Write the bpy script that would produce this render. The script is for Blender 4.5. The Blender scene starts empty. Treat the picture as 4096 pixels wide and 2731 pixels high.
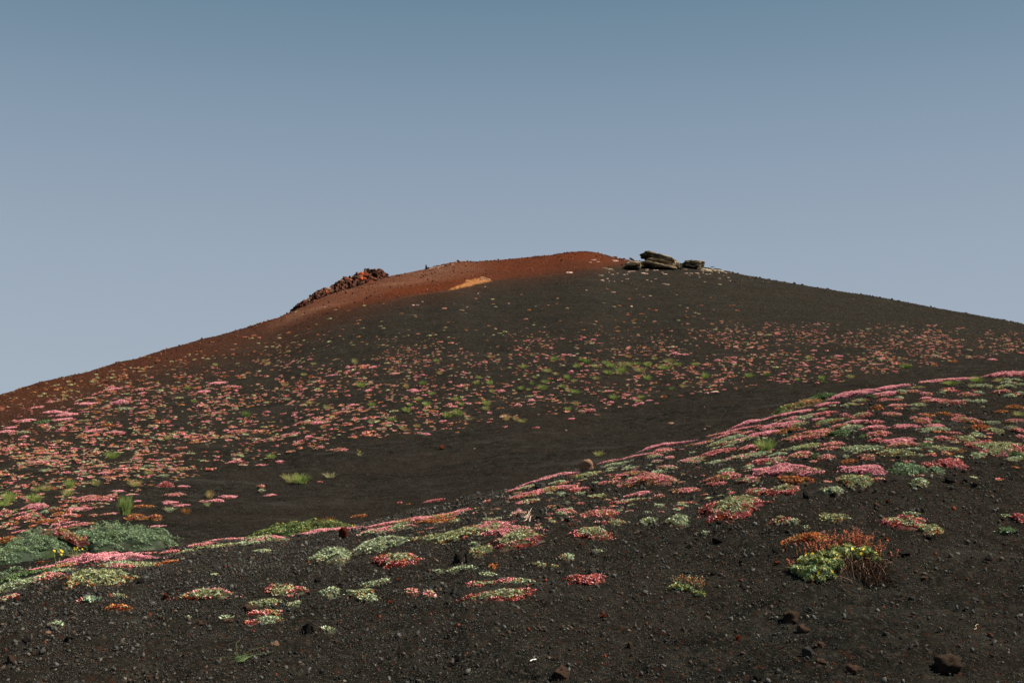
import bpy, bmesh, math, random
import numpy as np
from mathutils import Vector, Matrix
rng = np.random.default_rng(11); random.seed(5)
S = bpy.context.scene; COL = S.collection
# ------------------------------------------------------------------ camera, sky, sun, exposure
F = 5120.0; CX, CY = 2048.0, 1365.5; V0 = 2000.0; HC = 1.6
PITCH = math.atan((V0-CY)/F)
cam = bpy.data.cameras.new('camera'); co = bpy.data.objects.new('camera', cam); COL.objects.link(co)
cam.sensor_width = 36; cam.lens = 45; cam.clip_start = .05; cam.clip_end = 6000
co.location = (0, 0, HC); co.rotation_euler = (math.pi/2+PITCH, 0, 0); S.camera = co
SUN_EL, SUN_AZ = math.radians(50), math.radians(103)      # azimuth clockwise from +Y
EXPO = .75
W = bpy.data.worlds.new('World'); S.world = W; W.use_nodes = True
nt = W.node_tree; nt.nodes.clear()
sky = nt.nodes.new('ShaderNodeTexSky'); sky.sky_type = 'NISHITA'; sky.sun_disc = False
sky.sun_elevation = SUN_EL; sky.sun_rotation = SUN_AZ; sky.air_density = 1.0; sky.dust_density = 2.2; sky.ozone_density = 1.2; sky.altitude = 2500
hs = nt.nodes.new('ShaderNodeHueSaturation'); hs.inputs['Saturation'].default_value = .62; hs.inputs['Hue'].default_value = .492
bg = nt.nodes.new('ShaderNodeBackground'); bg.inputs[1].default_value = .07
wo = nt.nodes.new('ShaderNodeOutputWorld')
nt.links.new(sky.outputs[0], hs.inputs['Color']); 
tcw = nt.nodes.new('ShaderNodeTexCoord'); spx = nt.nodes.new('ShaderNodeSeparateXYZ'); nt.links.new(tcw.outputs['Generated'], spx.inputs[0])
cr = nt.nodes.new('ShaderNodeValToRGB'); nt.links.new(spx.outputs['Z'], cr.inputs[0]); cr.color_ramp.interpolation = 'EASE'
def s2l(c): return [((v/255+.055)/1.055)**2.4 for v in c]
STOPS = [(0., (160, 171, 185)), (.10, (158, 170, 184)), (.19, (152, 166, 182)), (.28, (134, 154, 173)), (.375, (103, 133, 154)), (.6, (74, 104, 132)), (1., (50, 78, 110))]
while len(cr.color_ramp.elements) < len(STOPS): cr.color_ramp.elements.new(.5)
for e_, (p_, c_) in zip(cr.color_ramp.elements, STOPS): e_.position = p_; e_.color = (*[v/(2**EXPO)/.07 for v in s2l(c_)], 1)
cr.color_ramp.interpolation = 'LINEAR'
mw = nt.nodes.new('ShaderNodeMix'); mw.data_type = 'RGBA'; mw.inputs[0].default_value = .86
nt.links.new(hs.outputs[0], mw.inputs[6]); nt.links.new(cr.outputs[0], mw.inputs[7]); nt.links.new(mw.outputs[2], bg.inputs[0]); nt.links.new(bg.outputs[0], wo.inputs[0])
sl = bpy.data.lights.new('sun', 'SUN'); sl.energy = 4.4; sl.angle = math.radians(.5); sl.color = (1, .90, .74)
so = bpy.data.objects.new('sun', sl); COL.objects.link(so)
sd = Vector((math.sin(SUN_AZ)*math.cos(SUN_EL), math.cos(SUN_AZ)*math.cos(SUN_EL), math.sin(SUN_EL)))
so.rotation_euler = sd.to_track_quat('Z', 'Y').to_euler(); so.location = sd*50
S.view_settings.view_transform = 'Standard'; S.view_settings.look = 'None'; S.view_settings.gamma = 1
S.view_settings.use_curve_mapping = False; S.view_settings.exposure = EXPO
S.cycles.max_bounces = 4; S.cycles.diffuse_bounces = 2

# ------------------------------------------------------------------ noise
def _h(ix, iy, s):
    n = (ix*374761393 + iy*668265263 + s*1442695041) & 0xffffffff
    n = ((n ^ (n >> 13))*1274126177) & 0xffffffff
    return ((n ^ (n >> 16)) & 0xffff)/65535.0
def vn(x, y, s=0):
    x = np.asarray(x, float); y = np.asarray(y, float)
    ix = np.floor(x).astype(np.int64); iy = np.floor(y).astype(np.int64)
    fx = x-ix; fy = y-iy; fx = fx*fx*(3-2*fx); fy = fy*fy*(3-2*fy)
    a = _h(ix, iy, s); b = _h(ix+1, iy, s); c = _h(ix, iy+1, s); d = _h(ix+1, iy+1, s)
    return (a+(b-a)*fx+(c-a)*fy+(a-b-c+d)*fx*fy)*2-1
def vn3(p, s=0):
    p = np.asarray(p, float); i = np.floor(p).astype(np.int64); f = p-i; f = f*f*(3-2*f); o = 0
    for dx in (0, 1):
        for dy in (0, 1):
            for dz in (0, 1):
                w = (f[:, 0] if dx else 1-f[:, 0])*(f[:, 1] if dy else 1-f[:, 1])*(f[:, 2] if dz else 1-f[:, 2]); o = o+w*_h(i[:, 0]+dx, i[:, 1]+dy+(i[:, 2]+dz)*7919, s)
    return o*2-1
def vn3_old(p, s=0):
    return (vn(p[:, 0]+p[:, 2]*.61, p[:, 1]-p[:, 2]*.37, s)+vn(p[:, 1]+p[:, 0]*.23+9, p[:, 2]-p[:, 0]*.31, s+7)+vn(p[:, 2]+p[:, 1]*.17+3, p[:, 0]+p[:, 1]*.41, s+13))/2

# ------------------------------------------------------------------ pixel (photo 4096x2731) <-> direction
cp, sp = math.cos(PITCH), math.sin(PITCH)
def az_el(u, v):
    u = np.asarray(u, float); v = np.asarray(v, float)
    x = (u-CX)/F; z = (CY-v)/F
    dy = cp - z*sp; dz = sp + z*cp
    return np.arctan2(x, dy), dz/np.hypot(x, dy)
def curve(pts):
    p = np.array(pts, float); return az_el(p[:, 0], p[:, 1])
SKY = [(-1500,1950),(-500,1720),(0,1587),(57,1570),(187,1531),(340,1490),(500,1448),(575,1426),(670,1400),(871,1341),(1045,1292),(1100,1274),(1131,1260),(1164,1244),(1243,1204),(1330,1173),(1406,1150),(1483,1127),(1554,1106),(1585,1102),(1610,1096),(1702,1080),(1763,1060),(1830,1046),(1919,1046),(2034,1038),(2136,1028),(2200,1024),(2264,1012),(2335,1007),(2379,1010),(2412,1019),(2455,1030),(2506,1040),(2570,1046),(2729,1053),(2824,1070),(2891,1083),(2960,1098),(3222,1141),(3483,1184),(3831,1250),(4096,1297),(4600,1390),(5600,1650)]
RDG = [(-1500,2650),(-500,2420),(0,2308),(87,2280),(218,2252),(370,2226),(522,2218),(631,2214),(762,2186),(900,2168),(1024,2156),(1155,2145),(1285,2120),(1394,2110),(1503,2084),(1633,2050),(1799,2024),(1873,1984),(2047,1956),(2135,1926),(2244,1896),(2309,1884),(2374,1866),(2483,1838),(2592,1802),(2658,1788),(2740,1772),(2853,1738),(2919,1716),(2975,1696),(3071,1668),(3107,1655),(3259,1615),(3342,1594),(3451,1572),(3486,1560),(3634,1538),(3725,1527),(3943,1512),(4052,1497),(4096,1495),(4600,1450),(5600,1500)]
skA, skE = curve(SKY); rdA, rdE = curve(RDG)
def utab(pts):
    p = np.array(pts, float); a, _ = az_el(p[:, 0], np.full(len(p), 1700.)); return a, p[:, 1]
r1A, r1V = utab([(-800,5.2),(0,5.5),(1000,6),(2048,7),(3000,9),(4096,11.5),(4900,12.5)])
r2A, r2V = utab([(-800,7.2),(0,7.6),(1024,9),(2048,11),(3000,14.5),(4096,21),(4900,24)])
rsA, rsV = utab([(-800,26),(0,30),(600,40),(1100,52),(1600,60),(2048,72),(2600,75),(3200,72),(4096,60),(4900,52)])
def sm(a, x, y):       # smoothed interpolation over azimuth
    k = np.linspace(-1, 1, 7)*.004
    return np.mean([np.interp(a+d, x, y) for d in k], axis=0)
LIM = math.radians(28)
# azimuth / radius grid shared by the height lookup and by the ground mesh
azd = np.linspace(-LIM, LIM, 1050)
rest = np.radians(np.arange(30.5, 330, 2.5)); AZ = np.concatenate([azd, rest])      # full circle
def rr(a, b, q): n = int(math.log(b/a)/q); return a*np.exp(np.arange(n)*math.log(b/a)/n)
RR = np.concatenate([rr(.3, 2.7, .06), rr(2.7, 12.5, .0034), rr(12.5, 95, .0045), rr(95, 2500, .05), [2500.]])
nA, nR = len(AZ), len(RR)
def pchip(x, y, q):    # x (k,n) increasing along axis0 per column, y same, q (m,) -> (m,n)
    k = x.shape[0]; h = np.diff(x, axis=0); d = np.diff(y, axis=0)/h; m = np.zeros_like(y)
    for i in range(1, k-1):
        w1 = 2*h[i]+h[i-1]; w2 = h[i]+2*h[i-1]; ok = d[i-1]*d[i] > 0
        m[i] = np.where(ok, (w1+w2)/(w1/np.where(ok, d[i-1], 1)+w2/np.where(ok, d[i], 1)), 0)
    m[-1] = d[-1]
    out = np.zeros((len(q), x.shape[1]))
    for i in range(k-1):
        t = (q[:, None]-x[i])/h[i]; sel = (t >= 0) & ((t < 1) | (i == k-2))
        v = (1+2*t)*(1-t)**2*y[i]+t*(1-t)**2*h[i]*m[i]+t*t*(3-2*t)*y[i+1]+t*t*(t-1)*h[i]*m[i+1]
        out = np.where(sel, v, out)
    return out
a_c = np.clip(np.where(AZ > math.pi, AZ-2*math.pi, AZ), -LIM, LIM)
e1 = sm(a_c, rdA, rdE); e1s = np.mean([np.interp(a_c+d, rdA, rdE) for d in np.linspace(-.07, .07, 29)], axis=0)-.002; es = sm(a_c, skA, skE)
R1 = np.interp(a_c, r1A, r1V); R2 = np.interp(a_c, r2A, r2V); RS = np.interp(a_c, rsA, rsV)
dip = .022
g = [(.25, .20), (.5, .43), (.75, .69), (.9, .87)]
L1, L2, LS = np.log(R1), np.log(R2), np.log(RS)
X = [L1, (L1+L2)/2, L2]; Y = [e1, e1s-dip, e1s]
for t, gg in g: X.append(L2+(LS-L2)*gg); Y.append(e1s+(es-e1s)*t)
X += [LS, LS+.15, LS+.5, LS+1.2, np.full_like(LS, math.log(2600))]; Y += [es, es-.006, es-.05, es-.13, np.minimum(es-.2, -.02)]
X = np.array(X); Y = np.array(Y)
Ef = pchip(X, Y, np.log(RR))
A_ = e1+2*HC/R1; C_ = HC/R1**2
En = A_-HC/RR[:, None]-C_*RR[:, None]
near = RR[:, None] < R1
E = np.where(near, En, Ef)
Z = HC+RR[:, None]*E
asg = np.where(AZ > math.pi, AZ-2*math.pi, AZ)
wpl = np.clip((np.abs(asg)-LIM)/math.radians(28), 0, 1); wpl = wpl*wpl*(3-2*wpl)
PX = RR[:, None]*np.sin(asg); PY = RR[:, None]*np.cos(asg)
Z = Z*(1-wpl)+wpl*(.26*PY*np.exp(-RR[:, None]/400)-RR[:, None]*.02)
# gentle swells of the ash and, close by, lumps the size of a hand
Z += .012*vn(PX*2.1, PY*2.1, 1)*np.clip(RR[:, None]/4, 0, 1)+.035*vn(PX*.45, PY*.45, 2)*np.clip((RR[:, None]-5)/20, 0, 1)
Z += .022*vn(PX*1.1, PY*.9, 5)*np.clip((RR[:, None]-9)/8, 0, 1)*np.clip(1-(RR[:, None]-35)/45, 0.3, 1)
Z += .10*vn(PX*.12, PY*.12, 3)*np.clip((RR[:, None]-16)/40, 0, 1)*np.clip(1-(RR[:, None]-35)/25, 0.15, 1)
def grazing(c):
    r = math.hypot(c[0], c[1]); d = r*.03; k0, k1 = 1-d/r, 1+d/r
    return (float(H(c[0]*k1, c[1]*k1))-float(H(c[0]*k0, c[1]*k0)))/(2*d)-(float(H(c[0], c[1]))-HC)/r
def unproj(u, v, br='N'):
    a, e = az_el(u, v); a = float(a); e = float(e)
    i = int(np.clip(round((a+LIM)/(2*LIM)*(len(azd)-1)), 0, len(azd)-1))
    col = (Z[:, i]-HC)/RR; j1 = int(np.searchsorted(RR, R1[i])); js = int(np.searchsorted(RR, RS[i]*1.02))
    if br == 'N': lo, hi = 8, j1
    else: lo, hi = int(np.searchsorted(RR, (R1[i]+R2[i])/2)), js
    w = np.nonzero(col[lo:hi] >= e)[0]
    if len(w): j = lo+w[0]
    else: j = lo+int(np.argmax(col[lo:hi]))
    r = RR[j]
    if j > lo and len(w):
        c0, c1 = col[j-1], col[j]; r = RR[j-1]+(RR[j]-RR[j-1])*np.clip((e-c0)/(c1-c0+1e-12), 0, 1)
    x, y = r*math.sin(a), r*math.cos(a)
    return np.array([x, y, float(H(x, y))]), r
lr = np.log(RR)
def H(x, y):
    x = np.asarray(x, float); y = np.asarray(y, float)
    r = np.hypot(x, y); a = np.clip(np.arctan2(x, y), -LIM, LIM)
    fi = (a+LIM)/(2*LIM)*(len(azd)-1); i = np.clip(fi.astype(int), 0, len(azd)-2); fi = fi-i
    j = np.clip(np.searchsorted(RR, r)-1, 0, nR-2); fj = np.clip((r-RR[j])/(RR[j+1]-RR[j]), 0, 1)
    return (Z[j, i]*(1-fi)+Z[j, i+1]*fi)*(1-fj)+(Z[j+1, i]*(1-fi)+Z[j+1, i+1]*fi)*fj
def nrm(x, y, d=.05):
    n = Vector((-(float(H(x+d, y))-float(H(x-d, y)))/(2*d), -(float(H(x, y+d))-float(H(x, y-d)))/(2*d), 1)); return n.normalized()
# the eroded hollow under the leafy shrub's roots and the low mound that carries it
for (u_, v_, rad, amp) in [(3300, 2225, .17, .035), (3475, 2305, .07, -.03), (3390, 2350, .10, -.012)]:
    c_, _ = unproj(u_, v_, 'N'); Z += amp*np.exp(-((PX-c_[0])**2+(PY-c_[1])**2)/rad**2)

# ------------------------------------------------------------------ materials
def mat(name, rough=.85):
    m = bpy.data.materials.new(name); m.use_nodes = True; t = m.node_tree; t.nodes.clear()
    o = t.nodes.new('ShaderNodeOutputMaterial'); b = t.nodes.new('ShaderNodeBsdfPrincipled')
    b.inputs['Roughness'].default_value = rough; b.inputs['Specular IOR Level'].default_value = .08
    t.links.new(b.outputs[0], o.inputs[0]); return m, t, b
def N(t, kind, **kw):
    n = t.nodes.new(kind)
    for k, v in kw.items():
        if k in n.inputs: n.inputs[k].default_value = v
        else: setattr(n, k, v)
    return n
def mixc(t, fac, a, b, mode='MIX'):
    n = t.nodes.new('ShaderNodeMix'); n.data_type = 'RGBA'; n.blend_type = mode
    for s, v in ((n.inputs[0], fac), (n.inputs[6], a), (n.inputs[7], b)):
        if hasattr(v, 'is_linked'): t.links.new(v, s)
        else: s.default_value = v if not isinstance(v, tuple) else (*v, 1)[:4]
    return n.outputs[2]
def ramp(t, src, stops):
    n = t.nodes.new('ShaderNodeValToRGB'); e = n.color_ramp.elements
    while len(e) < len(stops): e.new(.5)
    for i, (p, c) in enumerate(stops): e[i].position = p; e[i].color = (*c, 1) if isinstance(c, tuple) else (c, c, c, 1)
    t.links.new(src, n.inputs[0]); return n.outputs[0]
def gmat():
    m, t, b = mat('volcanic_ash', 1.); b.inputs['Specular IOR Level'].default_value = 0; L = t.links
    geo = N(t, 'ShaderNodeNewGeometry'); P = geo.outputs['Position']
    n1 = N(t, 'ShaderNodeTexNoise', Scale=.8, Detail=6.); n2 = N(t, 'ShaderNodeTexNoise', Scale=9., Detail=8., Roughness=.7)
    n3 = N(t, 'ShaderNodeTexNoise', Scale=60., Detail=5., Roughness=.75); vo = N(t, 'ShaderNodeTexVoronoi', Scale=95.); v2 = N(t, 'ShaderNodeTexVoronoi', Scale=38.)
    for n in (n1, n2, n3, vo, v2): L.new(P, n.inputs['Vector'])
    c = ramp(t, n2.outputs['Fac'], [(.32, (.0075, .0078, .0070)), (.5, (.0235, .0232, .0196)), (.70, (.047, .0455, .038))])
    c = mixc(t, ramp(t, n1.outputs['Fac'], [(.40, 0.), (.62, .75)]), c, (.034, .029, .023))
    mpg = N(t, 'ShaderNodeMapping'); mpg.inputs['Scale'].default_value = (.5, 2.2, 1); L.new(P, mpg.inputs[0]); n4 = N(t, 'ShaderNodeTexNoise', Scale=1.1, Detail=7., Roughness=.6, Distortion=.8); L.new(mpg.outputs[0], n4.inputs['Vector'])
    c = mixc(t, ramp(t, n4.outputs['Fac'], [(.56, 0.), (.70, .75)]), c, (.060, .057, .050))
    c = mixc(t, ramp(t, n4.outputs['Fac'], [(.30, .6), (.42, 0.)]), c, (.010, .0095, .0085))
    sv = N(t, 'ShaderNodeSeparateColor'); L.new(vo.outputs['Color'], sv.inputs[0])
    c = mixc(t, ramp(t, sv.outputs[0], [(.80, 0.), (.93, .8)]), c, (.062, .055, .044))
    c = mixc(t, ramp(t, sv.outputs[1], [(.95, 0.), (.97, .7)]), c, (.07, .026, .016))
    red = N(t, 'ShaderNodeAttribute', attribute_name='rust'); pk = N(t, 'ShaderNodeAttribute', attribute_name='pale'); og = N(t, 'ShaderNodeAttribute', attribute_name='ochre')
    jit = N(t, 'ShaderNodeMath', operation='MULTIPLY_ADD'); L.new(n2.outputs['Fac'], jit.inputs[0]); jit.inputs[1].default_value = .8; jit.inputs[2].default_value = -.4
    add = N(t, 'ShaderNodeMath', operation='ADD'); L.new(red.outputs['Fac'], add.inputs[0]); L.new(jit.outputs[0], add.inputs[1])
    mr = N(t, 'ShaderNodeMath', operation='MULTIPLY'); mr.use_clamp = True; L.new(add.outputs[0], mr.inputs[0]); L.new(ramp(t, red.outputs['Fac'], [(.02, 0.), (.3, 1.)]), mr.inputs[1])
    rc = ramp(t, n3.outputs['Fac'], [(.32, (.045, .014, .008)), (.5, (.12, .033, .015)), (.7, (.20, .064, .029))])
    c = mixc(t, mr.outputs[0], c, rc)
    pc = ramp(t, n3.outputs['Fac'], [(.34, (.09, .042, .028)), (.6, (.25, .125, .080))])
    c = mixc(t, pk.outputs['Fac'], c, pc)
    c = mixc(t, og.outputs['Fac'], c, ramp(t, n3.outputs['Fac'], [(.3, (.34, .13, .045)), (.65, (.62, .30, .12))]))
    L.new(c, b.inputs['Base Color'])
    b1 = N(t, 'ShaderNodeBump', Strength=.9, Distance=.012); L.new(vo.outputs['Distance'], b1.inputs['Height']); b1.invert = True
    b2 = N(t, 'ShaderNodeBump', Strength=.8, Distance=.03); L.new(n3.outputs['Fac'], b2.inputs['Height']); L.new(b1.outputs[0], b2.inputs['Normal'])
    b3 = N(t, 'ShaderNodeBump', Strength=.7, Distance=.12); L.new(n2.outputs['Fac'], b3.inputs['Height']); L.new(b2.outputs[0], b3.inputs['Normal'])
    L.new(b3.outputs[0], b.inputs['Normal']); return m
def attmat(name, rough=.8, trans=0., bump=0., scale=60.):
    m, t, b = mat(name, rough); L = t.links
    a = N(t, 'ShaderNodeAttribute', attribute_name='tint'); geo = N(t, 'ShaderNodeNewGeometry')
    n = N(t, 'ShaderNodeTexNoise', Scale=scale, Detail=4.); L.new(geo.outputs['Position'], n.inputs['Vector'])
    f = ramp(t, n.outputs['Fac'], [(.3, .72), (.7, 1.25)])
    c = mixc(t, 1., a.outputs['Color'], f, 'MULTIPLY'); L.new(c, b.inputs['Base Color'])
    if bump:
        bb = N(t, 'ShaderNodeBump', Strength=.8, Distance=bump); L.new(n.outputs['Fac'], bb.inputs['Height']); L.new(bb.outputs[0], b.inputs['Normal'])
    if trans:
        tr = N(t, 'ShaderNodeBsdfTranslucent'); L.new(c, tr.inputs[0]); mx = N(t, 'ShaderNodeMixShader'); mx.inputs[0].default_value = trans
        L.new(b.outputs[0], mx.inputs[1]); L.new(tr.outputs[0], mx.inputs[2]); L.new(mx.outputs[0], t.nodes['Material Output'].inputs[0])
    return m
def rockmat(name, lo, mid, hi, sc=8., strata=0., bump=.03):
    m, t, b = mat(name, .9); L = t.links; tc = N(t, 'ShaderNodeTexCoord')
    n = N(t, 'ShaderNodeTexNoise', Scale=sc, Detail=8., Roughness=.7); L.new(tc.outputs['Object'], n.inputs['Vector'])
    c = ramp(t, n.outputs['Fac'], [(.3, lo), (.5, mid), (.72, hi)]); h = n.outputs['Fac']
    if strata:
        w = N(t, 'ShaderNodeTexWave', Scale=strata, Distortion=3., Detail=4.); w.bands_direction = 'Z'; L.new(tc.outputs['Object'], w.inputs['Vector'])
        c = mixc(t, ramp(t, w.outputs['Fac'], [(.2, .5), (.6, 0.)]), c, lo)
    L.new(c, b.inputs['Base Color'])
    bb = N(t, 'ShaderNodeBump', Strength=1., Distance=bump); L.new(h, bb.inputs['Height']); L.new(bb.outputs[0], b.inputs['Normal']); return m
M_G = gmat(); M_LEAF = attmat('leaf', .75, .12); M_FLOWER = attmat('petal', .7, .2); M_PEB = attmat('scoria_gravel', .95, 0, .004, 220.)
M_STEM = attmat('stem', .85)
RK = dict(dark=rockmat('dark_lava', (.012,.011,.010), (.028,.025,.023), (.055,.048,.043), 30),
          grey=rockmat('grey_lava', (.04,.038,.035), (.10,.095,.088), (.18,.17,.155), 30),
          brown=rockmat('brown_lava', (.05,.03,.02), (.14,.085,.06), (.24,.16,.12), 30),
          umber=rockmat('umber_lava', (.04,.026,.018), (.10,.066,.046), (.18,.125,.085), 30),
          red=rockmat('red_lava', (.05,.010,.006), (.17,.035,.016), (.30,.08,.035), 30),
          tan=rockmat('tan_rock', (.28,.15,.09), (.52,.30,.19), (.66,.45,.31), 12),
          pale=rockmat('pale_slab_rock', (.38,.22,.17), (.56,.37,.29), (.68,.50,.41), 5),
          slab=rockmat('layered_tan_rock', (.12,.09,.06), (.46,.36,.23), (.62,.52,.38), 3.0, 5., .06),
          shade=rockmat('layered_dark_shaded_rock', (.016,.014,.011), (.085,.07,.05), (.30,.24,.16), 4.0, 6., .08),  # shaded sides of the tan rock painted as darker rock; also dark slabs
          clinker=rockmat('clinker', (.018,.008,.006), (.10,.035,.022), (.33,.19,.12), 2.6, 0, .10),
          lichen=rockmat('lichen_crust', (.12,.06,.02), (.34,.19,.06), (.50,.32,.14), 40))

# ------------------------------------------------------------------ mesh helpers
def mesh(name, v, f, m, tint=None, smooth=False, attrs=None):
    """v (n,3); f (k,3|4) array or list of such arrays"""
    me = bpy.data.meshes.new(name); v = np.asarray(v, np.float32)
    fs = f if isinstance(f, list) else [f]
    me.vertices.add(len(v)); me.vertices.foreach_set('co', v.ravel())
    loops = np.concatenate([np.asarray(q).ravel() for q in fs]).astype(np.int32)
    sizes = np.concatenate([np.full(len(q), np.asarray(q).shape[1]) for q in fs]); starts = np.concatenate([[0], np.cumsum(sizes)[:-1]])
    me.loops.add(len(loops)); me.loops.foreach_set('vertex_index', loops)
    me.polygons.add(len(sizes)); me.polygons.foreach_set('loop_start', starts.astype(np.int32))
    if tint is not None:
        a = me.attributes.new('tint', 'FLOAT_COLOR', 'POINT'); c = np.ones((len(v), 4), np.float32); c[:, :3] = tint; a.data.foreach_set('color', c.ravel())
    for k, q in (attrs or {}).items():
        a = me.attributes.new(k, 'FLOAT', 'POINT'); a.data.foreach_set('value', np.asarray(q, np.float32).ravel())
    me.update(); me.validate(); me.materials.append(m)
    if smooth: me.polygons.foreach_set('use_smooth', np.ones(len(sizes), bool))
    return me
def link(name, me, parent=None, loc=(0, 0, 0)):
    o = bpy.data.objects.new(name, me); COL.objects.link(o); o.location = loc
    if parent is not None: o.parent = parent
    return o
def tag(o, label=None, cat=None, group=None, kind=None):
    for k, v in (('label', label), ('category', cat), ('group', group), ('kind', kind)):
        if v: o[k] = v
    return o
class Bag:
    def __init__(s): s.v = []; s.f = {}; s.t = []; s.n = 0
    def add(s, v, f, t):
        v = np.asarray(v, float).reshape(-1, 3); t = np.asarray(t, float)
        s.v.append(v); s.t.append(np.broadcast_to(t, (len(v), 3))); f = np.asarray(f)+s.n; s.f.setdefault(f.shape[1], []).append(f); s.n += len(v)
    def build(s, name, m, smooth=False):
        return mesh(name, np.concatenate(s.v), [np.concatenate(q) for q in s.f.values()], m, np.concatenate(s.t), smooth)
OCT_V = np.array([(1,0,0),(-1,0,0),(0,1,0),(0,-1,0),(0,0,1),(0,0,-1)], float)
OCT_F = np.array([(0,2,4),(2,1,4),(1,3,4),(3,0,4),(2,0,5),(1,2,5),(3,1,5),(0,3,5)])
def ico(sub):
    b = bmesh.new(); bmesh.ops.create_icosphere(b, subdivisions=sub, radius=1)
    v = np.array([q.co[:] for q in b.verts]); f = np.array([[w.index for w in q.verts] for q in b.faces]); b.free(); return v, f
ICO1 = ico(1); ICO2 = ico(2); ICO3 = ico(3); ICO4 = ico(4)
def rotm(n):           # n random rotations (n,3,3)
    q = rng.normal(size=(n, 4)); q /= np.linalg.norm(q, axis=1)[:, None]; w, x, y, z = q.T
    return np.stack([1-2*(y*y+z*z), 2*(x*y-z*w), 2*(x*z+y*w), 2*(x*y+z*w), 1-2*(x*x+z*z), 2*(y*z-x*w), 2*(x*z-y*w), 2*(y*z+x*w), 1-2*(x*x+y*y)], 1).reshape(n, 3, 3)
def blobs(bag, pos, size, col, base=None, flat=(1, 1, .8)):
    V, Fc = base or (OCT_V, OCT_F); n = len(pos); R = rotm(n)
    k = (V*np.array(flat))[None]*np.asarray(size).reshape(-1, 1, 1)
    k = k*(1+.25*rng.normal(size=(n, len(V), 1))*.6)
    v = np.einsum('nij,nkj->nki', R, k)+pos[:, None]
    f = (Fc[None]+(np.arange(n)*len(V))[:, None, None]).reshape(-1, 3)
    bag.add(v.reshape(-1, 3), f, np.repeat(col, len(V), 0))
def leaves(bag, pos, size, col, up=.5, wid=.5):
    """small folded kite leaves pointing outward and up"""
    n = len(pos); a = rng.uniform(0, 2*math.pi, n); el = rng.uniform(.05, 1.3, n)*up*1.3
    d = np.stack([np.cos(a)*np.cos(el), np.sin(a)*np.cos(el), np.sin(el)], 1); s = np.stack([-np.sin(a), np.cos(a), np.zeros(n)], 1)
    s = s+rng.normal(size=(n, 3))*.35; nn = np.cross(d, s); nn /= np.linalg.norm(nn, axis=1)[:, None]
    L = np.asarray(size).reshape(-1, 1)*rng.uniform(.7, 1.3, (n, 1)); w = L*wid*.5
    v = np.stack([pos-d*L*.3, pos+d*L*.3+s*w+nn*w*.3, pos+d*L*.8, pos+d*L*.3-s*w+nn*w*.3], 1)
    f = np.array([[0, 1, 2], [0, 2, 3]])[None]+(np.arange(n)*4)[:, None, None]
    bag.add(v.reshape(-1, 3), f.reshape(-1, 3), np.repeat(col, 4, 0))
def strips(bag, paths, wid, col, tip=.15):
    """paths (n,k,3) -> flat tapering ribbons bent to a v-shape, used for grass, stems and roots"""
    n, k, _ = paths.shape; d = paths[:, -1]-paths[:, 0]; s = np.cross(d, rng.normal(size=(n, 3))); s /= np.linalg.norm(s, axis=1)[:, None]+1e-9
    t = np.linspace(1, tip, k)[None, :, None]*np.asarray(wid).reshape(-1, 1, 1)*.5; s2 = np.cross(s, d/(np.linalg.norm(d, axis=1)[:, None]+1e-9))
    v = np.stack([paths+s[:, None]*t, paths-s[:, None]*t, paths+s2[:, None]*t], 2)       # triangular section
    v = v.reshape(n, k*3, 3); q = []
    for i in range(k-1):
        for j in range(3): q.append([i*3+j, i*3+(j+1) % 3, (i+1)*3+(j+1) % 3, (i+1)*3+j])
    f = (np.array(q)[None]+(np.arange(n)*k*3)[:, None, None]).reshape(-1, 4)
    c = np.asarray(col); c = np.repeat(c, k*3, 0) if c.ndim == 2 else np.repeat(c.reshape(n, k, 3), 3, 1).reshape(-1, 3)
    bag.add(v.reshape(-1, 3), f, c)

# ------------------------------------------------------------------ the ground
U_ = CX+F*np.tan(asg)*1.0
def proj(x, y, z):
    zz = z-HC; dep = y*cp+zz*sp; return CX+F*x/dep, CY-F*(zz*cp-y*sp)/dep
with np.errstate(all='ignore'): UU, VV = proj(PX, PY, Z)
front = (np.abs(asg) < LIM)[None] & (RR[:, None] > R2)
bd = np.array([(-900,2050,240),(0,1800,230),(400,1620,200),(700,1515,180),(1000,1410,150),(1100,1365,130),(1300,1285,80),(1500,1226,40),(1600,1196,20),(1800,1162,12),(1960,1128,14),(2100,1122,26),(2250,1104,36),(2400,1086,40),(2520,1060,34),(2620,1030,12),(5000,1000,10)], float)
vb = np.interp(UU, bd[:, 0], bd[:, 1])+vn(PX*.5, PY*.5, 21)*6; wb = np.interp(UU, bd[:, 0], bd[:, 2])
sst = lambda x: np.clip(x, 0, 1)**2*(3-2*np.clip(x, 0, 1))
rust = np.where(front, sst((vb-VV)/(wb*1.6)+.3), 0)*(.82+.18*vn(PX*.3, PY*.3, 22))
rust = np.maximum(rust, np.where(front, .30*sst((vb+np.interp(UU, [0, 900, 2400, 2700], [190, 150, 60, 20])-VV)/np.interp(UU, [0, 1000, 2500], [230, 170, 80])), 0))
rust *= np.interp(UU, [0, 900, 1150, 2600], [.62, .72, 1, 1])
pale = np.where(front, sst((vb-30-VV)/35)*np.interp(UU, [1050, 1200, 1750, 2000], [0, .95, .75, 0])*(.8+.4*vn(PX*.6, PY*.9, 23)), 0)
pale = np.clip(pale, 0, 1)
th = np.interp(UU, [1380, 1600, 1790, 1822, 1850, 1890, 1930, 1950, 1975], [0, 4, 6, 15, 18, 22, 24, 14, 0])*(1+.6*vn(PX*2, PY*2, 25))
och = np.where(front, sst((VV-(vb-2-th))/6)*sst((vb+1-VV)/7)*(.78+.3*vn(PX*3, PY*3, 27))*(th > 1)*np.interp(UU, [1400, 1780, 1825, 2000], [.08, .25, 1, 1]), 0)
fine = np.clip((13-RR[:, None])/6, 0, 1)
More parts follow.
